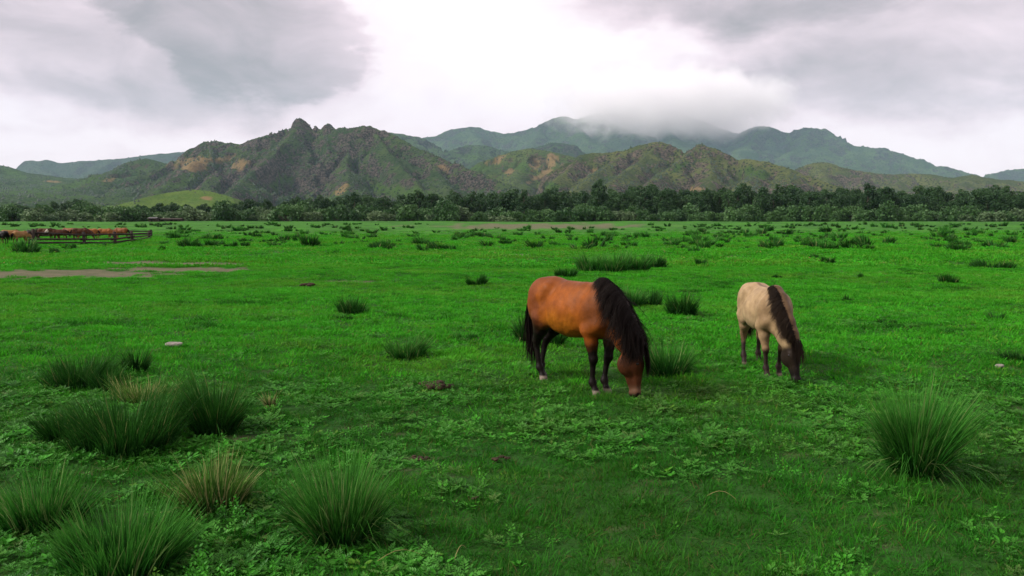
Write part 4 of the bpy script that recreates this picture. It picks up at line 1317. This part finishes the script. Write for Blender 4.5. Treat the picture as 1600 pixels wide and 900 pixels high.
def horse_body(f, paint, ribs=0.004):
    V, Q = f.mesh()
    Nn = f.grad(V)
    # faint ribs and muscle relief
    x, y, z = V.T
    m_ = sstep(-0.30, -0.12, x) * sstep(0.34, 0.2, x) * sstep(0.66, 0.78, z) * sstep(1.10, 0.98, z) * sstep(0.16, 0.22, np.abs(y))
    V = V + Nn * (m_ * ribs * np.sin((x + 0.35 * (1.0 - z)) * 2 * np.pi / 0.062))[:, None]
    V = V + Nn * (0.0045 * fbm(x * 8 + y * 2.5, z * 7 - y * 3, 3, 71) * sstep(0.5, 0.7, z) * (x < 0.75))[:, None]
    V[:, 2] = np.maximum(V[:, 2], 0.002)
    return V, Q, paint(V, Nn, f)

def strands(f, roots, dirs, wdir, length, width, g, steps=9, grav=0.30, off=0.012, jitter=0.05, taper=0.85, push=True, pull=None, locks=None):
    """hair locks that fall under gravity and slide over the body"""
    n = len(roots)
    P = np.array(roots, float)
    D = np.array(dirs, float)
    out = [P.copy()]
    st = np.asarray(length)[:, None] / steps
    offs = off * g.uniform(0.5, 2.2, n)
    wob = g.normal(0, jitter, (n, 3))
    if locks is not None:                              # hairs of one lock wander together
        nl_ = int(locks.max()) + 1
        wob = wob * 0.6 + g.normal(0, jitter * 2.6, (nl_, 3))[locks]
        st = st * g.uniform(0.62, 1.15, nl_)[locks][:, None]
    for i in range(steps):
        D = D + np.array((0, 0, -1.0)) * grav + wob * 0.35
        if pull is not None:
            D = D + pull * (0.20 if i < 4 else 0.04)
        D /= np.linalg.norm(D, axis=1)[:, None]
        P = P + D * st
        if push:
            for _ in range(2):
                d = f.sample(P)
                inside = np.maximum(offs - d, 0)
                P = P + f.grad(P) * inside[:, None]
        P[:, 2] = np.maximum(P[:, 2], 0.03)
        out.append(P.copy())
    C = np.stack(out, 1)
    k = steps + 1
    t = np.linspace(0, 1, k)[None, :, None]
    wd = np.asarray(width)[:, None, None] * (1 - taper * t ** 2.0)
    W = np.asarray(wdir)[:, None, :] + 0 * t
    A, B = C - W * wd / 2, C + W * wd / 2
    V = np.stack([A, B], 2).reshape(-1, 3)
    b0 = (np.arange(n) * k * 2)[:, None] + 2 * np.arange(steps)[None]
    F = np.stack([b0, b0 + 1, b0 + 3, b0 + 2], -1).reshape(-1, 4)
    tip = np.repeat(np.broadcast_to(t[0, :, 0], (n, k)), 2, 1).ravel()
    sh = np.repeat(g.uniform(0, 1, n), 2 * k)
    return V, F, tip, sh

def coat_mat(name):
    m = bpy.data.materials.new(name)
    m.use_nodes = True
    t = NT(m.node_tree)
    p = t.n['Principled BSDF']
    oc = t.new('ShaderNodeTexCoord').outputs['Object']
    hair = t.noise(t.vmath('MULTIPLY', oc, (60, 60, 240)), 1.0, 4, 0.6)
    bl = t.noise(oc, 7.0, 4, 0.6)
    col = t.new('ShaderNodeAttribute', attribute_name='coat').outputs['Color']
    col = t.mix(t.rng(hair, 0.3, 0.7, 0.0, 0.22), col, (0.0, 0.0, 0.0))
    col = t.mix(1.0, col, t.ramp(bl, [(0.28, (0.66, 0.62, 0.60)), (0.72, (1.15, 1.12, 1.08))]), 'MULTIPLY')
    t.put(p.inputs['Base Color'], col)
    p.inputs['Roughness'].default_value = 0.52
    p.inputs['Specular IOR Level'].default_value = 0.10
    p.inputs['Sheen Weight'].default_value = 0.0
    p.inputs['Sheen Roughness'].default_value = 0.4
    b = t.new('ShaderNodeBump')
    b.inputs['Strength'].default_value = 0.35
    b.inputs['Distance'].default_value = 0.006
    t.put(b.inputs['Height'], hair)
    t.l.new(b.outputs[0], p.inputs['Normal'])
    return m
def hair_mat(name, c1, c2, tip, tip_amt):
    return leaf_mat(name, c1, c2, tip=tip, tip_amt=tip_amt, transl=0.0, rough=0.7, spec=0.05, nscale=3.0)
coat_m = coat_mat('horse_coat')
eye_m = plain_mat('horse_eye', (0.010, 0.007, 0.005), None, 5, 0.12, 0, 0.6)

def lerp(c, target, w_):
    return c * (1 - w_[:, None]) + np.array(target) * w_[:, None]
def head_coords(V, f):
    h = f.head
    d = V - h['poll']
    return d @ h['ax'] / HS, d @ h['nrm'] / HS, d @ h['side'] / HS
def crest_dist(V, f):
    D = np.full(len(V), 9.0)
    C = [np.array(c) for c in f.crest]
    for a, b in zip(C[:-1], C[1:]):
        ab = b - a
        t = np.clip((V - a) @ ab / (ab @ ab), 0, 1)
        D = np.minimum(D, np.linalg.norm(V - a - t[:, None] * ab, axis=1))
    return D
def paint_bay(V, Nn, f):
    x, y, z = V.T
    n = fbm(x * 6 + y * 3, z * 6 - y * 4, 4, 7)
    c = np.tile(np.array((0.235, 0.066, 0.008)), (len(V), 1))
    c = lerp(c, (0.31, 0.106, 0.009), sstep(0.98, 0.72, z + 0.05 * n) * sstep(-0.45, -0.2, x) * sstep(0.4, 0.1, x))        # golden belly and flank
    c = lerp(c, (0.13, 0.040, 0.014), 0.75 * sstep(1.13, 1.25, z + 0.03 * n))                                              # darker topline
    c = lerp(c, (0.15, 0.043, 0.013), 0.75 * sstep(-0.36, -0.44, x + 0.22 * (z - 0.9) + 0.06 * n))                                            # redder quarters
    c = lerp(c, (0.115, 0.036, 0.009), 0.8 * sstep(0.30, 0.50, x) * sstep(0.6, 0.9, z))
    front = x > 0.1
    leg = np.where(front, sstep(0.68, 0.48, z + 0.05 * n), sstep(0.84, 0.58, z + 0.05 * n)) * (np.abs(x) > 0.25) * np.where((x > 0.72), 0, 1)
    c = lerp(c, (0.07, 0.028, 0.015), np.where(front, 0, 0.7 * sstep(0.95, 0.68, z) * sstep(-0.38, -0.50, x)))
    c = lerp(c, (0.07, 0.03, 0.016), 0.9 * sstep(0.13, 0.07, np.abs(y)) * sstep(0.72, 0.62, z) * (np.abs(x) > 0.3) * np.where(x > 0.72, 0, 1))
    c = lerp(c, (0.008, 0.006, 0.005), leg)
    hoof = sstep(0.062, 0.050, z) * (x < 0.75)
    c = lerp(c, (0.24, 0.20, 0.165), hoof * np.where((x < 0) & (y > 0), 0.25, 0.85))
    a, nn, s = head_coords(V, f)
    hd = (a > 0.0) & (np.abs(s) < 0.15) & (np.abs(nn) < 0.25) & (a < 0.6)
    c = lerp(c, (0.072, 0.025, 0.010), 1.0 * hd * sstep(0.02, 0.12, a))
    c = lerp(c, (0.13, 0.072, 0.042), hd * sstep(0.34, 0.42, a) * 0.8)
    c = lerp(c, (0.022, 0.014, 0.011), hd * sstep(0.435, 0.465, a) * 0.95)
    for sg in (-1, 1):
        c = lerp(c, (0.012, 0.008, 0.006), hd * sstep(0.022, 0.012, np.hypot(a - 0.455, np.hypot(nn - 0.004, s - sg * 0.052))))
    c = lerp(c, (0.016, 0.011, 0.009), sstep(0.16, 0.05, crest_dist(V, f)) * (a < 0.02))
    c = lerp(c, (0.02, 0.012, 0.009), sstep(-0.06, -0.1, a) * (np.abs(s) < 0.12) * (np.abs(nn) < 0.05) * (x > 0.75))
    return c
def paint_dun(V, Nn, f):
    x, y, z = V.T
    n = fbm(x * 6 + y * 3, z * 6 - y * 4, 4, 9)
    c = np.tile(np.array((0.330, 0.238, 0.132)), (len(V), 1))
    c = lerp(c, (0.40, 0.300, 0.175), sstep(0.95, 0.72, z + 0.05 * n) * sstep(-0.5, -0.2, x) * sstep(0.4, 0.1, x))
    c = lerp(c, (0.12, 0.072, 0.040), 0.8 * sstep(0.035, 0.015, np.abs(y)) * sstep(1.08, 1.14, z) * (x < 0.4))               # dorsal stripe
    c = lerp(c, (0.20, 0.130, 0.066), 0.6 * sstep(0.36, 0.56, x) * sstep(0.5, 0.9, z))
    leg = sstep(0.74, 0.40, z + 0.06 * n) * (np.abs(x) > 0.25) * np.where(x > 0.72, 0, 1)
    c = lerp(c, (0.16, 0.095, 0.050), 0.7 * leg)
    c = lerp(c, (0.030, 0.021, 0.017), sstep(0.46, 0.32, z + 0.05 * n) * (np.abs(x) > 0.25) * np.where(x > 0.72, 0, 1))
    c = lerp(c, (0.12, 0.095, 0.075), sstep(0.062, 0.050, z) * (x < 0.75))
    a, nn, s = head_coords(V, f)
    hd = (a > -0.02) & (np.abs(s) < 0.15) & (np.abs(nn) < 0.25) & (a < 0.6)
    c = lerp(c, (0.020, 0.014, 0.010), 1.0 * hd * sstep(0.0, 0.08, a))
    c = lerp(c, (0.014, 0.010, 0.009), hd * sstep(0.02, 0.05, nn - 0.6 * np.abs(s) + 0.02 * n) * 0.9)
    c = lerp(c, (0.010, 0.008, 0.007), hd * sstep(0.27, 0.38, a + 0.05 * n))
    c = lerp(c, (0.085, 0.052, 0.026), 0.8 * sstep(0.15, 0.06, crest_dist(V, f)) * (a < 0.02) * (x < 1.1))
    c = lerp(c, (0.20, 0.14, 0.095), 0.8 * sstep(-0.05, -0.08, a) * (np.abs(s) < 0.12) * (np.abs(nn) < 0.05) * (x > 0.75) * sstep(0.058, 0.068, np.abs(s)))
    return c

def make_horse(label, f, paint, mane_m, tail_m, loc, rz, scale, seed, mane_side=-1, mane_n=900, mane_len=(0.20, 0.42), forelock=420, tail_len=0.86, both=0.12, pull=1.0, poll_len=0.66, root_shift=0.0, group=None, ribs=0.0007):
    g = np.random.default_rng(seed)
    V, Q, colr = horse_body(f, paint, ribs)
    root = ob('horse', None, None, loc, rz, scale)
    tag(root, label, 'horse', group)
    body = ob('body', mk_mesh('body', V, Q, coat_m, cols={'coat': colr}, smooth=True), root)
    h = f.head
    # eyes
    for s in (-1, 1):
        c = h['hp'](0.150, 0.030, s * 0.080)
        e = ob('eye', EYE_MESH, root, tuple(c), 0, 0.017)
    # mane
    crest = np.array(f.crest)
    kk = np.linspace(0, len(crest) - 1, 200)
    cx = np.stack([np.interp(kk, np.arange(len(crest)), crest[:, i]) for i in range(3)], -1)
    pick = np.sort(g.uniform(0, 1, mane_n)) ** 0.95
    i0 = (pick * 199).astype(int)
    roots = cx[i0] + g.normal(0, 0.012, (mane_n, 3))
    tang = np.gradient(cx, axis=0); tang /= np.linalg.norm(tang, axis=1)[:, None]
    td = tang[i0]
    sd = np.cross((0, 0, 1.0), td); sd /= np.linalg.norm(sd, axis=1)[:, None]
    up = np.cross(td, sd)
    sgn = np.where(g.uniform(0, 1, mane_n) < both, -mane_side, mane_side)
    roots = roots - up * 0.01 + sd * sgn[:, None] * root_shift
    dirs = sd * sgn[:, None] * g.uniform(0.6, 1.0, mane_n)[:, None] + up * 0.02 - td * 0.08
    ln = g.uniform(mane_len[0], mane_len[1], mane_n) * np.interp(pick, [0, 0.15, 0.4, 0.7, 1], [0.32, 0.62, 0.95, 1.0, poll_len])
    wd = td * 0.9 + g.normal(0, 0.25, (mane_n, 3))
    wd /= np.linalg.norm(wd, axis=1)[:, None]
    MV, MF, mt, ms = strands(f, roots, dirs, wd, ln, g.uniform(0.003, 0.008, mane_n), g, grav=0.32, off=0.0045, jitter=0.06, pull=(sd * sgn[:, None] - td * 0.12) * pull, steps=11,
                             locks=np.minimum((pick * 70).astype(int) * 2 + g.integers(0, 2, mane_n), 140))
    ob('mane', mk_mesh('mane', MV, MF, mane_m, {'tip': mt, 'shade': ms}, smooth=True), root)
    # forelock
    if forelock:
        rt = np.array([h['hp'](g.uniform(-0.05, 0.02), 0.075, g.normal(0, 0.028)) for _ in range(forelock)])
        dr = np.tile(h['ax'] * 0.9 + h['nrm'] * 0.35, (forelock, 1)) + h['side'] * g.normal(0, 0.30, (forelock, 1))
        wd = np.tile(h['side'], (forelock, 1)) + g.normal(0, 0.2, (forelock, 3))
        FV, FF, ft, fs = strands(f, rt, dr, wd, g.uniform(0.16, 0.34, forelock), g.uniform(0.007, 0.015, forelock), g, grav=0.25, off=0.010)
        ob('forelock', mk_mesh('forelock', FV, FF, mane_m, {'tip': ft, 'shade': fs}, smooth=True), root)
    # tail
    nt = 420
    aa = g.uniform(0, 1, nt)
    rt = np.array((-0.68, 0, 1.115)) + aa[:, None] * np.array((-0.105, 0, -0.115)) + g.normal(0, 0.018, (nt, 3))
    dr = np.array((-0.75, 0, -0.55)) + g.normal(0, 0.14, (nt, 3))
    wd = g.normal(0, 1, (nt, 3)); wd[:, 2] *= 0.2
    wd /= np.linalg.norm(wd, axis=1)[:, None]
    TV, TF, tt_, ts = strands(f, rt, dr, wd, tail_len * g.uniform(0.65, 1.08, nt), g.uniform(0.009, 0.020, nt), g, steps=11, grav=0.62, off=0.02, jitter=0.10)
    ob('tail', mk_mesh('tail', TV, TF, tail_m, {'tip': tt_, 'shade': ts}, smooth=True), root)
    return root

import bmesh
bm = bmesh.new()
bmesh.ops.create_uvsphere(bm, u_segments=14, v_segments=8, radius=1.0)
EYE_MESH = bpy.data.meshes.new('eye')
bm.to_mesh(EYE_MESH); bm.free()
EYE_MESH.materials.append(eye_m)
for p_ in EYE_MESH.polygons:
    p_.use_smooth = True

mane_black = hair_mat('mane_black', (0.0040, 0.0033, 0.0030), (0.010, 0.0075, 0.006), (0.014, 0.009, 0.007), 0.5)
tail_black = hair_mat('tail_black', (0.0040, 0.0033, 0.0030), (0.010, 0.007, 0.006), (0.014, 0.009, 0.007), 0.5)
mane_dun = hair_mat('mane_dun', (0.005, 0.004, 0.0035), (0.014, 0.010, 0.007), (0.040, 0.026, 0.015), 0.5)

# --- the brown horse: walks towards the right and the viewer, neck bent to its left, muzzle in the grass
def bend_neck(p0, el, yaws, steps):
    P = [np.array(p0, float)]
    for e, yw, s in zip(el, yaws, steps):
        P.append(P[-1] + yaw_dir(yw, e) * s)
    return P
bay_neck = bend_neck((0.50, 0, 1.00), (-38, -46, -54, -58), (10, 15, 18, 22), (0.165, 0.16, 0.155, 0.105))
bay_f = horse_field(0.0125, {'fr': (-0.02, 0.03), 'fl': (-0.04, -0.06), 'hr': (0.03, 0.04), 'hl': (-0.15, -0.11)}, bay_neck, 42, -84)
bay = make_horse('brown bay horse with black mane grazing in the centre of the meadow', bay_f, paint_bay, mane_black, tail_black,
                 (0.765, 9.49, float(gz(0.765, 9.49))), R(-56), 1.03, 3, mane_side=-1, mane_n=5200, mane_len=(0.30, 0.54), group='two grazing horses')

# --- the pale dun horse: comes straight on, head down
dun_neck = bend_neck((0.50, 0, 1.00), (-40, -47, -54, -58), (6, 14, 20, 24), (0.175, 0.17, 0.155, 0.11))
dun_f = horse_field(0.0125, {'fr': (0.03, 0.03), 'fl': (-0.10, -0.03), 'hr': (0.12, -0.03), 'hl': (-0.12, 0.0)}, dun_neck, 20, -72, belly=1.04)
dun = make_horse('pale dun young horse with dark mane and face grazing on the right', dun_f, paint_dun, mane_dun, mane_dun,
                 (3.34, 10.5, float(gz(3.34, 10.5))), R(-91), 0.91, 4, mane_side=-1, mane_n=3400, mane_len=(0.15, 0.28), both=0.0, pull=1.3, poll_len=0.22, root_shift=0.035, forelock=70, tail_len=0.66, group='two grazing horses')

# --- horses in and beside the corral, far off
pen_neck = bend_neck((0.50, 0, 1.03), (22, 20, 16, 8), (0, 3, 5, 6), (0.17, 0.17, 0.16, 0.13))
pen_f = horse_field(0.022, {'fr': (0, 0), 'fl': (0.08, 0), 'hr': (0.06, 0), 'hl': (-0.06, 0)}, pen_neck, 6, -42)
low_f = horse_field(0.022, {'fr': (0, 0), 'fl': (0.1, 0), 'hr': (0.08, 0), 'hl': (-0.06, 0)}, bend_neck((0.5, 0, 1.0), (-20, -25, -30, -30), (0, 4, 8, 10), (0.19, 0.19, 0.18, 0.14)), 8, -70)
def paint_far(base, dark, blaze=False):
    def fn(V, Nn, f):
        x, y, z = V.T
        c = np.tile(np.array(base), (len(V), 1))
        c = lerp(c, dark, 0.8 * sstep(0.62, 0.40, z) * (x < 0.75))
        c = lerp(c, dark, sstep(0.14, 0.05, crest_dist(V, f)))
        a, nn, s = head_coords(V, f)
        if blaze:
            c = lerp(c, (0.62, 0.58, 0.52), ((a > 0.02) & (np.abs(s) < 0.15) & (np.abs(nn) < 0.2) & (a < 0.55)).astype(float))
        return c
    return fn
COATS = {'black': ((0.008, 0.007, 0.007), (0.006, 0.005, 0.005)), 'tan': ((0.26, 0.145, 0.055), (0.06, 0.03, 0.015)), 'chestnut': ((0.19, 0.075, 0.025), (0.04, 0.02, 0.01)),
         'brown': ((0.075, 0.030, 0.014), (0.015, 0.008, 0.006)), 'ginger': ((0.28, 0.115, 0.035), (0.12, 0.05, 0.02))}
#   px   py   heading  coat   low  blaze  label
for i, (px, py, hd, coat, low, blaze, label) in enumerate((
        (3, 380, 160, 'black', False, False, 'black horse cut by the left edge outside the corral'),
        (17, 379, 35, 'tan', True, False, 'tan horse beside the black one outside the corral'),
        (33, 379.5, 70, 'tan', True, False, 'sandy round-rumped horse between black horse and corral corner post'),
        (46, 377, 130, 'black', True, False, 'black horse just left of the corral corner post'),
        (72, 374, 10, 'brown', True, False, 'dark brown horse behind the rails near the corral corner post'),
        (94, 374.5, -160, 'brown', False, True, 'brown horse with a white face looking over the corral rails'),
        (108, 372.5, 170, 'chestnut', True, False, 'chestnut horse in the middle of the corral'),
        (126, 373.5, 15, 'brown', True, False, 'dark brown horse beside the second corral post'),
        (142, 373, -170, 'ginger', True, False, 'bright ginger horse right of the second corral post'),
        (164, 373, 10, 'ginger', True, False, 'ginger horse between the second and third corral post'),
        (190, 371.5, 175, 'chestnut', True, True, 'chestnut horse with white face at the narrow end of the corral'))):
    c = gp(px, py + 2.0)
    f_ = low_f if low else pen_f
    V, Q, colr = horse_body(f_, paint_far(*COATS[coat], blaze), 0.0)
    r = ob('horse', None, None, tuple(c), R(hd), (0.79, 0.82, 0.77)[i % 3])
    tag(r, label, 'horse', 'horses at the corral')
    ob('body', mk_mesh('body', V, Q, coat_m, cols={'coat': colr}, smooth=True), r)
    g = np.random.default_rng(300 + i)
    nt = 60
    rt = np.array((-0.70, 0, 1.10)) + g.uniform(0, 1, (nt, 1)) * np.array((-0.07, 0, -0.08)) + g.normal(0, 0.02, (nt, 3))
    wd = g.normal(0, 1, (nt, 3)); wd /= np.linalg.norm(wd, axis=1)[:, None]
    TV, TF, tt_, ts = strands(f_, rt, np.array((-1.0, 0, -0.25)) + g.normal(0, 0.2, (nt, 3)), wd, 0.75 * g.uniform(0.7, 1.05, nt), np.full(nt, 0.035), g, steps=5, grav=0.8, off=0.02)
    ob('tail', mk_mesh('tail', TV, TF, tail_black, {'tip': tt_, 'shade': ts}, smooth=True), r)

# ================================================================== corral, sheds, stone, dung
wood_m = plain_mat('weathered_wood', (0.016, 0.012, 0.010), (0.045, 0.032, 0.025), 3.0, 0.9, 0.5)
def log(a, b, ra, rb, g, sides=7, k=5):
    a, b = np.asarray(a, float), np.asarray(b, float)
    tt = np.linspace(0, 1, k)[:, None]
    P = a + (b - a) * tt
    P[1:-1] += g.normal(0, 0.018, (k - 2, 3))
    V, F = tubes([(P, np.linspace(ra, rb, k) * g.uniform(0.9, 1.1, k))], sides)
    n = len(V)
    V = np.vstack([V, P[:1], P[-1:]])
    f3 = [(n, (i + 1) % sides, i) for i in range(sides)] + [(n + 1, n - sides + i, n - sides + (i + 1) % sides) for i in range(sides)]
    return mk_mesh('log', V, [F, np.array(f3)], wood_m, smooth=True)
g = np.random.default_rng(31)
CORRAL = [(53, 386, 1.22), (133, 383.5, 0.98), (180, 381.5, 0.94), (207, 378, 0.86), (233, 374, 0.84)]
pts = []
for px, py, hh in CORRAL:
    c = gp(px, py)
    pts.append((c, hh))
c0 = pts[0][0]
fence = ob('corral_fence', None, None, tuple(c0))
tag(fence, 'weathered dark log corral fence in the left distance', 'fence')
for c, hh in pts:
    l = c - c0
    ob('post', log(l + (0, 0, -0.3), l + (g.normal(0, 0.04), 0, hh), 0.13, 0.105, g), fence)
for (a, ha), (b, hb) in zip(pts[:-1], pts[1:]):
    for f in (0.18, 0.46, 0.76):
        za, zb = ha * f + g.normal(0, 0.05), hb * f + g.normal(0, 0.05)
        ob('rail', log(a - c0 + (-0.25, -0.14, za), b - c0 + (0.25, -0.14, zb), 0.07, 0.055, g), fence)
# the pen's far side
bpts = [(gp(px, py), hh) for px, py, hh in ((58, 374, 0.95), (120, 372.5, 0.9), (178, 371, 0.85), (236, 370, 0.8))]
c1 = bpts[0][0]
fence2 = ob('corral_fence', None, None, tuple(c1))
tag(fence2, 'far side of the log corral, seen beyond the penned horses', 'fence')
for c, hh in bpts:
    l = c - c1
    ob('post', log(l + (0, 0, -0.3), l + (g.normal(0, 0.04), 0, hh), 0.13, 0.11, g), fence2)
for (a, ha), (b, hb) in zip(bpts[:-1], bpts[1:]):
    for f in (0.4, 0.8):
        ob('rail', log(a - c1 + (-0.25, -0.15, ha * f), b - c1 + (0.25, -0.15, hb * f), 0.09, 0.07, g), fence2)

# low sheds at the edge of the trees
def box(x0, x1, y0, y1, z0, z1):
    V = np.array([(x, y, z) for z in (z0, z1) for y in (y0, y1) for x in (x0, x1)], float)
    F = np.array([(0, 2, 3, 1), (4, 5, 7, 6), (0, 1, 5, 4), (2, 6, 7, 3), (0, 4, 6, 2), (1, 3, 7, 5)])
    return V, F
roof_m = plain_mat('tin_roof', (0.035, 0.033, 0.033), (0.09, 0.085, 0.085), 2.0, 0.5)
dark_m = plain_mat('shed_opening', (0.012, 0.011, 0.010), (0.02, 0.018, 0.016), 2.0, 0.9)
def shed(px, py, Y, W, D, Hh, label, n_board, open_at, roofmat):
    b = at(px, py, Y)
    z0 = float(gz(b[0], Y))
    r = ob('wooden_shed', None, None, (b[0], Y, z0))
    tag(r, label, 'shed')
    bw = W / n_board
    for i in range(n_board):
        if i in open_at:
            continue
        V, F = box(-W / 2 + i * bw + 0.02, -W / 2 + (i + 1) * bw - 0.02, -0.04, 0.04, -0.2, Hh + g.normal(0, 0.03))
        ob('board', mk_mesh('board', V, F, wood_m), r)
    for nm, bx in (('side_wall', (-W / 2, -W / 2 + 0.08, 0.05, D, -0.2, Hh)), ('side_wall', (W / 2 - 0.08, W / 2, 0.05, D, -0.2, Hh)), ('rear_wall', (-W / 2 + 0.1, W / 2 - 0.1, D - 0.08, D, -0.2, Hh))):
        V, F = box(*bx)
        ob(nm, mk_mesh(nm, V, F, dark_m if nm == 'rear_wall' else wood_m), r)
    V = np.array([(-W / 2 - 0.2, -0.25, Hh + 0.05), (W / 2 + 0.2, -0.25, Hh + 0.05), (W / 2 + 0.2, D / 2, Hh + 0.35), (-W / 2 - 0.2, D / 2, Hh + 0.35),
                  (W / 2 + 0.2, D + 0.2, Hh + 0.05), (-W / 2 - 0.2, D + 0.2, Hh + 0.05)])
    V = np.vstack([V, V - (0, 0, 0.08)])
    F = np.array([(0, 1, 2, 3), (3, 2, 4, 5), (6, 9, 8, 7), (9, 11, 10, 8), (0, 6, 7, 1), (5, 4, 10, 11), (0, 3, 9, 6), (3, 5, 11, 9), (1, 7, 8, 2), (2, 8, 10, 4)])
    ob('roof', mk_mesh('roof', V, F, roofmat), r)
    return r
shed(238, 347, 238, 2.4, 2.2, 1.05, 'small dark shed with a tin roof by the trees', 6, (2,), roof_m)
shed(264, 347, 240, 7.0, 2.4, 0.6, 'long low dark plank shed at the edge of the trees', 14, (3, 8, 11), wood_m)

# pale flat stone
def lump(seed, r, flat, rough, mat, n=3, name='stone'):
    import bmesh
    bm = bmesh.new()
    bmesh.ops.create_icosphere(bm, subdivisions=n, radius=1.0)
    V = np.array([v.co[:] for v in bm.verts])
    F = np.array([[v.index for v in f.verts] for f in bm.faces])
    bm.free()
    d = 1 + rough * fbm(V[:, 0] * 1.7 + V[:, 2], V[:, 1] * 1.7 - V[:, 2] * 0.7, 4, seed)
    V = V * d[:, None] * np.array(r)
    V[:, 2] = np.minimum(V[:, 2], r[2] * flat + 0.12 * r[2] * fbm(V[:, 0] * 9, V[:, 1] * 9, 3, seed + 3))
    return mk_mesh(name, V, F, mat, smooth=True)
stone_m = plain_mat('pale_stone', (0.13, 0.12, 0.10), (0.24, 0.22, 0.19), 9.0, 0.85, 0.4)
c = gp(272, 541)
tag(ob('flat_stone', lump(3, (0.125, 0.10, 0.055), 0.45, 0.25, stone_m), None, (c[0], c[1], c[2] + 0.032)), 'pale flat stone lying in the grass behind the left tussocks', 'stone')
c = gp(1562, 575)
tag(ob('flat_stone', lump(4, (0.05, 0.04, 0.035), 0.5, 0.3, stone_m, 2), None, (c[0], c[1], c[2] + 0.03)), 'little pale stone near the right edge of the meadow', 'stone')
# dung: a heap of overlapping pats
dung_m = plain_mat('dung', (0.014, 0.010, 0.006), (0.050, 0.032, 0.017), 30.0, 0.95, 0.8)
def dung(px, py, W, nl, label, seed):
    g = np.random.default_rng(seed)
    c = gp(px, py)
    V, F, n0 = [], [], 0
    for i in range(nl):
        a, rr = g.uniform(0, 6.28), W * 0.5 * math.sqrt(g.uniform(0, 1))
        r = W * g.uniform(0.10, 0.2)
        me = lump(seed * 31 + i, (r, r, r * 0.55), 0.9, 0.5, None, 2)
        v = np.empty(len(me.vertices) * 3); me.vertices.foreach_get('co', v); v = v.reshape(-1, 3)
        f = np.array([p_.vertices[:] for p_ in me.polygons])
        V.append(v + (math.cos(a) * rr, math.sin(a) * rr, 0.03 + r * 0.3 * (1 - rr / W)))
        F.append(f + n0); n0 += len(v)
        bpy.data.meshes.remove(me)
    tag(ob('dung_heap', mk_mesh('dung_heap', np.concatenate(V), np.concatenate(F), dung_m, smooth=True), None, tuple(c)), label, 'dung')
dung(682, 607, 0.34, 26, 'brown horse dung heap in the grass left of the brown horse', 5)
dung(655, 722, 0.13, 10, 'reddish dung clod beside the leafy weeds at the bottom centre', 6)
dung(783, 722, 0.12, 9, 'dark dung clod under the weeds below the brown horse', 7)
dung(483, 447, 0.5, 10, 'dark dung spot far off in the left meadow', 8)
dung(738, 784, 0.07, 6, 'tiny reddish dung clod in the turf at the bottom centre', 9)
# fallen straw stalks
g = np.random.default_rng(61)
straw_m = plain_mat('dry_straw', (0.17, 0.14, 0.05), (0.26, 0.22, 0.09), 8.0, 0.8)
for px, py, L, az, label in ((1105, 785, 0.2, -0.5, 'single dry straw lying on the turf below the brown horse'),
                             (710, 888, 0.16, 1.2, 'bent dry stalk standing at the bottom edge left of centre'),
                             (590, 890, 0.25, 0.3, 'long dry blade lying beside the spiky tussock')):
    c = gp(px, py)
    k = np.linspace(0, 1, 6)
    P = np.column_stack([k * L * math.cos(az), k * L * math.sin(az), 0.05 + 0.05 * np.sin(k * 3.0)])
    V, F = tubes([(P, np.linspace(0.0022, 0.001, 6))], 5)
    tag(ob('dry_stalk', mk_mesh('dry_stalk', V, F, straw_m, smooth=True), None, tuple(c)), label, 'straw')

# ================================================================== cloud bank on the summit and thin haze
def volume_obj(name, V, F, label):
    m = bpy.data.materials.new(name)
    m.use_nodes = True
    t = NT(m.node_tree)
    t.n.clear()
    out = t.new('ShaderNodeOutputMaterial')
    pv = t.new('ShaderNodeVolumePrincipled')
    t.l.new(pv.outputs[0], out.inputs['Volume'])
    o = ob(name, mk_mesh(name, V, F, m))
    tag(o, label, name, kind='stuff')
    return o, t, pv
# cloud bank lying on the back range
import bmesh
bm = bmesh.new()
bmesh.ops.create_icosphere(bm, subdivisions=4, radius=1.0)
SV = np.array([v.co[:] for v in bm.verts])
SF = np.array([[v.index for v in f.verts] for f in bm.faces])
bm.free()
o, t, pv = volume_obj('cloud_bank', SV, SF, 'low cloud bank clinging to the summit of the back range')
cc = at(1048, 165, 4800 * 1.7)
o.location = cc
o.scale = (1420, 900, 440)
oc = t.new('ShaderNodeTexCoord').outputs['Object']
n1 = t.noise(t.vmath('MULTIPLY', oc, (3.4, 2.2, 1.1)), 1.25, 7, 0.66, 0.6)
rr = t.vmath('LENGTH', oc)
dens = t.math('SUBTRACT', t.math('ADD', t.math('MULTIPLY', n1, 1.5), 0.18), rr)
dens = t.math('MULTIPLY', t.rng(dens, 0.0, 0.45), 0.0036)
t.put(pv.inputs['Density'], dens)
t.put(pv.inputs['Color'], (0.999, 0.985, 0.992))
pv.inputs['Anisotropy'].default_value = 0.1
# even haze round the camera and the whole scene
V, F = box(-10900, 10900, -120, 10500, -12, 1500)
hz, t, pv = volume_obj('haze', V, F, 'thin bluish haze in the air over the valley')
pv.inputs['Density'].default_value = 3.5e-5
t.put(pv.inputs['Color'], (0.56, 0.80, 0.97))
pv.inputs['Anisotropy'].default_value = 0.0
